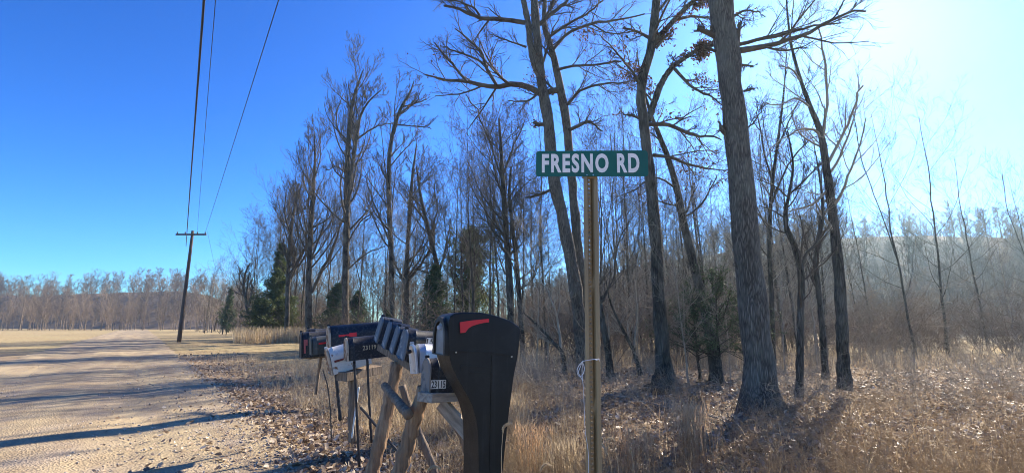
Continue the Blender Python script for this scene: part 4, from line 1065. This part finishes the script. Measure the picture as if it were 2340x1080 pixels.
for (f_, lab) in navy:
    fx_, fy_, Yf = f_
    mailbox(f_, (fx_+44, fy_+6, Yf+.47), .105, .235, lab, 'mb_blue', 'mb_door_blue', None, None, roll=math.radians(-19), beads=False, ang=31)
mailbox((922,824,3.85),(1060,832,4.25), .16,.235, 'black mailbox with dark scuffed door and white 158 sticker, above the silver box', 'mb_black', 'mb_door_blue', None, ('158',.60,.72,.10,.045,True,'ink'), roll=math.radians(-12))
sil = mailbox((955,852,3.62),(1085,848,4.0), .15,.215, 'silver galvanised mailbox with door ajar and worn 1011 numerals', 'mb_silver', 'mb_silver', None, ('1011',.62,.74,.13,.042,False,'ink'), roll=math.radians(5), door_open=math.radians(7))
mailbox((981,899,3.42),(1118,892,3.82), .16,.235, 'black mailbox with grey door and white 23115 sticker, on a leaning log', 'mb_black', 'mb_door_grey', None, ('23115',.865,.26,.104,.048,True,'ink'))
# round pull knob on the silver box's door
sd_ = next(c_ for c_ in sil.children if c_.name.startswith('door'))
bm = bmesh.new(); bmesh.ops.create_cone(bm, segments=18, radius1=.013, radius2=.017, depth=.035, cap_ends=True, matrix=Matrix.Translation((.045,-.075,.165)) @ Matrix.Rotation(math.pi/2, 4, 'Y'))
bmesh.ops.bevel(bm, geom=list(bm.edges), offset=.002, segments=1, affect='EDGES'); from_bm('knob', bm, M['iron'], sd_, True)

for xx in (-.018, .018):
    bm = bmesh.new(); bmesh.ops.create_cone(bm, segments=6, radius1=.0045, radius2=.004, depth=.004, cap_ends=True, matrix=Matrix.Translation((xx+(1349-1353)/F*2.65, -.003, -SHt/2+.008)) @ Matrix.Rotation(math.pi/2, 4, 'X'))
    from_bm('bolt', bm, M['screw'], blade)
# ---- large moulded plastic mailbox
YM = 3.05
axm = Vector((.90,.436,0)).normalized(); nm = Vector((-axm.y, axm.x, 0))   # nm points away from the viewer
org = P(1026,806,YM); org.z = 0
def on_side(px, py, push=0.0):
    u = (px-1170)/F; v_ = (540-py)/F; dr = Vector((u, CT-v_*ST, ST+v_*CT)); cam = Vector((0,0,CH))
    o_ = org - nm*push; t = (o_-cam).dot(nm)/dr.dot(nm); q = cam+dr*t-o_; return (q.dot(axm), q.z)
big = thing('mailbox', 'large moulded black plastic mailbox with curved pedestal and bright red flag', 'mailbox')
big.matrix_world = Matrix.Translation(org) @ Matrix((axm, nm, Vector((0,0,1)))).transposed().to_4x4()
right = [(1056,713),(1098,713),(1137,721),(1167,732),(1186,745),(1189,752),(1186,788),(1182,818),(1174,858),(1165,925),(1158,982),(1148,1080)]
leftp = [(1094,1080),(1093,1020),(1092,985),(1088,955),(1079,925),(1065,898),(1048,868),(1035,843),(1028,820),(1026,800),(1025,760),(1025,735),(1030,721),(1040,715)]
o2 = [on_side(*q) for q in right]; o2 += [(o2[-1][0]-.03, 0.0)]; l2 = [on_side(*q) for q in leftp]; o2 += [(l2[0][0]-.01, 0.0)]+l2
WM = .27
bm = bmesh.new(); f = bm.faces.new([bm.verts.new((x,0,z)) for x, z in o2])
r_ = bmesh.ops.extrude_face_region(bm, geom=[f]); bmesh.ops.translate(bm, vec=(0,WM,0), verts=[v for v in r_['geom'] if isinstance(v, bmesh.types.BMVert)])
bmesh.ops.recalc_face_normals(bm, faces=bm.faces)
bm.edges.ensure_lookup_table()
ztop_ = max(z for _, z in o2)
def flat(e): return abs(e.verts[0].co.y-e.verts[1].co.y) < 1e-5
top_e = [e for e in bm.edges if flat(e) and min(v.co.z for v in e.verts) > ztop_-.14 and abs(e.verts[0].co.x-e.verts[1].co.x) > .02]
oth = [e for e in bm.edges if flat(e) and e not in top_e]
bmesh.ops.bevel(bm, geom=top_e, offset=.045, segments=6, affect='EDGES', profile=.5, clamp_overlap=True)
bmesh.ops.recalc_face_normals(bm, faces=bm.faces)
shell = from_bm('shell', bm, M['plastic'], big, True)
# raised seams, recessed panel, screws on the side
def side_bar(name, pa, pb_, wpx, mat, parent, proud=.005):
    a_, b_ = Vector((*on_side(*pa),)), Vector((*on_side(*pb_),)); d_ = (b_-a_).normalized(); n_ = Vector((-d_.y, d_.x))*(wpx/F*YM/2)
    me = arch_poly([tuple(a_+n_), tuple(a_-n_), tuple(b_-n_), tuple(b_+n_)], proud+.002, mat, name, .0008)
    o = link(name, me, parent); o.location = (0, -proud, 0); return o
side_bar('seam', (1028,801), (1120,805), 3, M['plastic'], shell); side_bar('seam', (1120,805), (1170,812), 3, M['plastic'], shell)
side_bar('seam', (1124,812), (1119,1078), 2.4, M['plastic'], shell, .004)
side_bar('seam', (1053,835), (1122,839), 2.2, M['plastic'], shell, .0035); side_bar('seam', (1053,835), (1055,848), 2, M['plastic'], shell, .0032); side_bar('seam', (1072,850), (1120,852), 2.2, M['plastic'], shell, .0035)
for q in ((1042,804),(1169,814)):
    s_, z_ = on_side(*q); bm = bmesh.new(); bmesh.ops.create_cone(bm, segments=14, radius1=.0065, radius2=.005, depth=.005, cap_ends=True, matrix=Matrix.Translation((s_,-.0025,z_)) @ Matrix.Rotation(math.pi/2,4,'X'))
    from_bm('screw', bm, M['screw'], shell)
fo = [(315,100),(400,88),(503,79),(504,102),(470,105),(430,114),(395,126),(372,140),(358,158),(352,168),(318,171)]
fo = [on_side(940+x*.352, 700+y*.352, .012) for x, y in fo]
fl = link('flag', arch_poly(fo, .008, M['flag'], 'flag', .0015), big); fl.location = (0,-.014,0)
# door on the front, pale sill, lid catch
xf = on_side(1026,770)[0]; zt = on_side(1026,735)[1]; zb2 = on_side(1026,806)[1]
bm = bmesh.new(); dw = WM-.07; hh_ = zt-zb2+.012
sec = [(y_+WM/2, z_+zb2-.01) for y_, z_ in arch(dw, hh_, 14)]
bm = loft([(xf+.004, sec), (xf-.010, sec), (xf-.014, [(y_*.94+WM/2*.06, z_*.996) for y_, z_ in sec])])
bd = from_bm('door', bm, simple('dusty_grey_plastic', (.30,.28,.245), (.22,.20,.17), 12, .6), big, True)
bm = bmesh.new(); bmesh.ops.create_cube(bm, size=1, matrix=Matrix.Translation((xf-.022, WM/2, zt-.035)) @ Matrix.Diagonal((.022,.05,.026,1))); bmesh.ops.bevel(bm, geom=list(bm.edges), offset=.004, segments=2, affect='EDGES')
from_bm('handle', bm, simple('pale_grey_plastic', (.42,.43,.45), None, 10, .5), bd)
# rim that frames the door
def rim():
    outer = [(y_+WM/2, z_+zb2-.018) for y_, z_ in arch(WM-.004, hh_+.042, 14)]; inner = [(y_+WM/2, z_+zb2-.012) for y_, z_ in arch(dw+.006, hh_+.006, 14)]
    bm = bmesh.new(); R_ = []
    for x_, s_ in ((xf+.01,outer),(xf-.026,outer),(xf-.026,inner),(xf+.01,inner)): R_.append([bm.verts.new((x_,a_,b_)) for a_, b_ in s_])
    n = len(outer)
    for i in range(4):
        for k in range(n): bm.faces.new((R_[i][k], R_[i][(k+1)%n], R_[(i+1)%4][(k+1)%n], R_[(i+1)%4][k]))
    bmesh.ops.recalc_face_normals(bm, faces=bm.faces); from_bm('hood', bm, M['plastic'], big, True)
rim()

# ---------------------------------------------------------------- mailbox supports
def log(name, pts, label, cat, mat, k=14, knots=True):
    a = np.array([[*P(x, y, Yd), w/2/F*PT(x, y, Yd)] for x, y, w, Yd in pts]); n = 24; a = resample(a, n)
    r = np.random.RandomState(len(label)); R = a[:,3]*(1+.04*r.randn(n)+.05*np.sin(np.arange(n)*.9))
    q = a[:,:3].copy(); q[:,0] += .08*a[:,3]*r.randn(n); b = q[0].copy()
    T = Tubes(); T.add(q[None], R[None], k, True); V, Fa = T.build(b)
    return tag(link(name, mesh_np(name, V, Fa, mat, None, False), None, b), label, cat)
def board(name, a, b_, w, t, label, cat, mat, upv=(0,0,1)):
    a, b_ = P(*a), P(*b_); x = b_-a; L = x.length; x.normalize(); z = Vector(upv); z = (z-x*z.dot(x)).normalized(); y = z.cross(x)
    bm = bmesh.new(); bmesh.ops.create_cube(bm, size=1, matrix=Matrix.Translation((L/2,0,0)) @ Matrix.Diagonal((L,t,w,1)))
    bmesh.ops.subdivide_edges(bm, edges=[e for e in bm.edges if abs(e.verts[0].co.x-e.verts[1].co.x) > .5*L], cuts=6)
    for v in bm.verts: v.co += Vector((0, random.uniform(-.002,.002), random.uniform(-.002,.002)))
    bmesh.ops.bevel(bm, geom=[e for e in bm.edges if e.is_boundary or e.calc_face_angle(0) > 1], offset=.003, segments=1, affect='EDGES')
    me = bpy.data.meshes.new(name); bm.to_mesh(me); bm.free(); me.materials.append(mat)
    o = link(name, me); o.matrix_world = Matrix.Translation(a) @ Matrix((x, y, z)).transposed().to_4x4(); return tag(o, label, cat)
log('log_post', [(846,1105,32,4.05),(868,1010,31,4.05),(890,915,29,4.12),(908,828,26,4.2)], 'leaning brown log post under the slanting navy mailboxes', 'post', M['wood_log'])
log('log_post', [(902,1110,36,3.7),(930,1020,35,3.7),(948,950,34,3.68),(972,884,30,3.65)], 'leaning brown log post holding up the mailbox numbered 23115', 'post', M['wood_log'])
log('log_rail', [(878,880,17,3.95),(905,912,20,3.75),(934,946,24,3.5)], 'short grey log wired across between the two leaning log posts', 'log', M['wood'])
log('wooden_post', [(1006,1110,17,4.6),(975,1030,17,4.6),(945,960,17,4.6),(918,880,16,4.6)], 'dark rear brace post crossing behind the leaning log posts', 'post', M['wood'])
log('wooden_post', [(1084,1095,17,3.9),(1060,1010,17,3.9),(1030,945,17,3.9),(1008,905,16,3.9)], 'dark slanting brace post just left of the plastic mailbox', 'post', M['wood'])
board('plank', (970,907,3.4),(1078,902,3.8), .062,.15, 'pale grey plank under the mailbox numbered 23115', 'plank', M['plank'])
board('plank', (1008,920,3.72),(1088,1010,3.6), .10,.04, 'grey diagonal brace plank between plastic mailbox and dark brace post', 'plank', M['plank'])
board('plank', (780,860,4.95),(862,843,5.35), .085,.16, 'weathered beam under the chipped white mailbox', 'plank', M['wood'])
board('plank', (700,816,5.9),(790,806,6.3), .035,.18, 'thin board under the leftmost black mailboxes', 'plank', M['wood'])
board('plank', (868,792,4.46),(948,842,4.0), .06,.05, 'beam carrying the slanting row of navy mailboxes', 'plank', M['wood'])
board('plank', (912,751,4.7),(1040,780,4.3), .05,.03, 'long brown weathered plank rising behind the mailbox with 158 sticker', 'plank', M['wood_log'])
board('metal_rail', (914,762,4.66),(1040,790,4.3), .012,.02, 'upper thin black rail beneath the long brown plank', 'rail', M['iron'])
log('wooden_post', [(806,1010,22,5.1),(806,950,21,5.1),(806,866,20,5.1)], 'grey square-cut post under the chipped white mailbox', 'post', M['wood'], 4)
log('metal_post', [(778,960,8,5.9),(772,900,8,5.9),(768,850,8,5.9)], 'thick black metal post below the chipped white mailbox door', 'post', M['iron'], 8)
log('metal_post', [(821,1065,6,4.75),(816,960,6,4.75),(809,824,6,4.75)], 'front thin black post under the mailbox numbered 23119', 'post', M['iron'], 8)
log('metal_post', [(849,1010,6,4.98),(844,920,6,4.98),(839,818,6,4.98)], 'rear thin black post under the mailbox numbered 23119', 'post', M['iron'], 8)
board('angle_bar', (824,930,4.9),(914,1036,4.5), .022,.02, 'black angle iron bar lying aslant behind the log posts', 'bar', M['iron'])
log('marker_stake', [(804,1000,4,5.0),(812,940,4,5.0),(820,884,4,5.0)], 'thin white marker stake by the grey square-cut post', 'stake', M['label'], 6)
log('weed_stem', [(757,1000,3.5,5.3),(754,930,3,5.3),(748,880,3,5.3),(738,845,2,5.3)], 'thin brown weed stem left of the thick black metal post', 'weed', M['twig'], 5)
log('wooden_post', [(722,900,7,6.3),(728,850,7,6.3),(734,812,7,6.2)], 'thin dark post under the leftmost black mailboxes', 'post', M['wood'], 6)

# ---------------------------------------------------------------- air
bm = bmesh.new(); bmesh.ops.create_cube(bm, size=1, matrix=Matrix.Translation((0,120,18)) @ Matrix.Diagonal((420,520,48,1)))
me = bpy.data.meshes.new('haze'); bm.to_mesh(me); bm.free()
m = bpy.data.materials.new('thin_air'); m.use_nodes = True; nt = m.node_tree; nt.nodes.clear()
out = nt.nodes.new('ShaderNodeOutputMaterial'); pv = nt.nodes.new('ShaderNodeVolumePrincipled')
pv.inputs['Color'].default_value = (.62,.88,1,1); pv.inputs['Density'].default_value = .0006; pv.inputs['Anisotropy'].default_value = .55  # thin far haze, also put in to imitate the lens-flare veil toward the sun
nt.links.new(pv.outputs[0], out.inputs['Volume']); me.materials.append(m)
tag(link('haze', me), kind='stuff')

# ---------------------------------------------------------------- light, sky, camera
w = bpy.data.worlds.new('World'); bpy.context.scene.world = w; w.use_nodes = True
nt = w.node_tree; bg = nt.nodes['Background']
sky = nt.nodes.new('ShaderNodeTexSky'); sky.sky_type = 'NISHITA'; sky.sun_disc = False
sky.sun_elevation = SUN_EL; sky.sun_rotation = SUN_AZ; sky.air_density = 1.0; sky.dust_density = .35; sky.ozone_density = 3.5; sky.altitude = 200
hs = nt.nodes.new('ShaderNodeHueSaturation'); hs.inputs['Saturation'].default_value = 1.2
gm = nt.nodes.new('ShaderNodeGamma'); gm.inputs[1].default_value = 1.35
nt.links.new(sky.outputs[0], hs.inputs['Color']); nt.links.new(hs.outputs[0], gm.inputs[0])
nt.links.new(mixc(nt, 1.0, gm.outputs[0], (.46,.79,1.12), 'MULTIPLY'), bg.inputs[0]); bg.inputs[1].default_value = .05
sl = bpy.data.lights.new('sun', 'SUN'); sl.energy = 5; sl.angle = math.radians(.5); sl.color = (1,.88,.72)
so = bpy.data.objects.new('sun', sl); C.objects.link(so)
sd = Vector((math.sin(SUN_AZ)*math.cos(SUN_EL), math.cos(SUN_AZ)*math.cos(SUN_EL), math.sin(SUN_EL)))
so.rotation_euler = (-sd).to_track_quat('-Z', 'Y').to_euler(); so.location = sd*60
cam = bpy.data.cameras.new('camera'); co_ = bpy.data.objects.new('camera', cam); C.objects.link(co_)
co_.location = (0,0,CH); co_.rotation_euler = (math.radians(90)+TH, 0, 0)
cam.sensor_width = 36; cam.lens = 36*F/2340; cam.clip_start = .05; cam.clip_end = 3000
sc = bpy.context.scene; sc.camera = co_
sc.view_settings.view_transform = 'Standard'; sc.view_settings.look = 'None'; sc.view_settings.exposure = 1.45; sc.view_settings.gamma = 1
sc.cycles.use_denoising = True; sc.cycles.filter_width = 1.0; sc.cycles.max_bounces = 6; sc.cycles.diffuse_bounces = 3; sc.cycles.glossy_bounces = 2; sc.cycles.transmission_bounces = 3
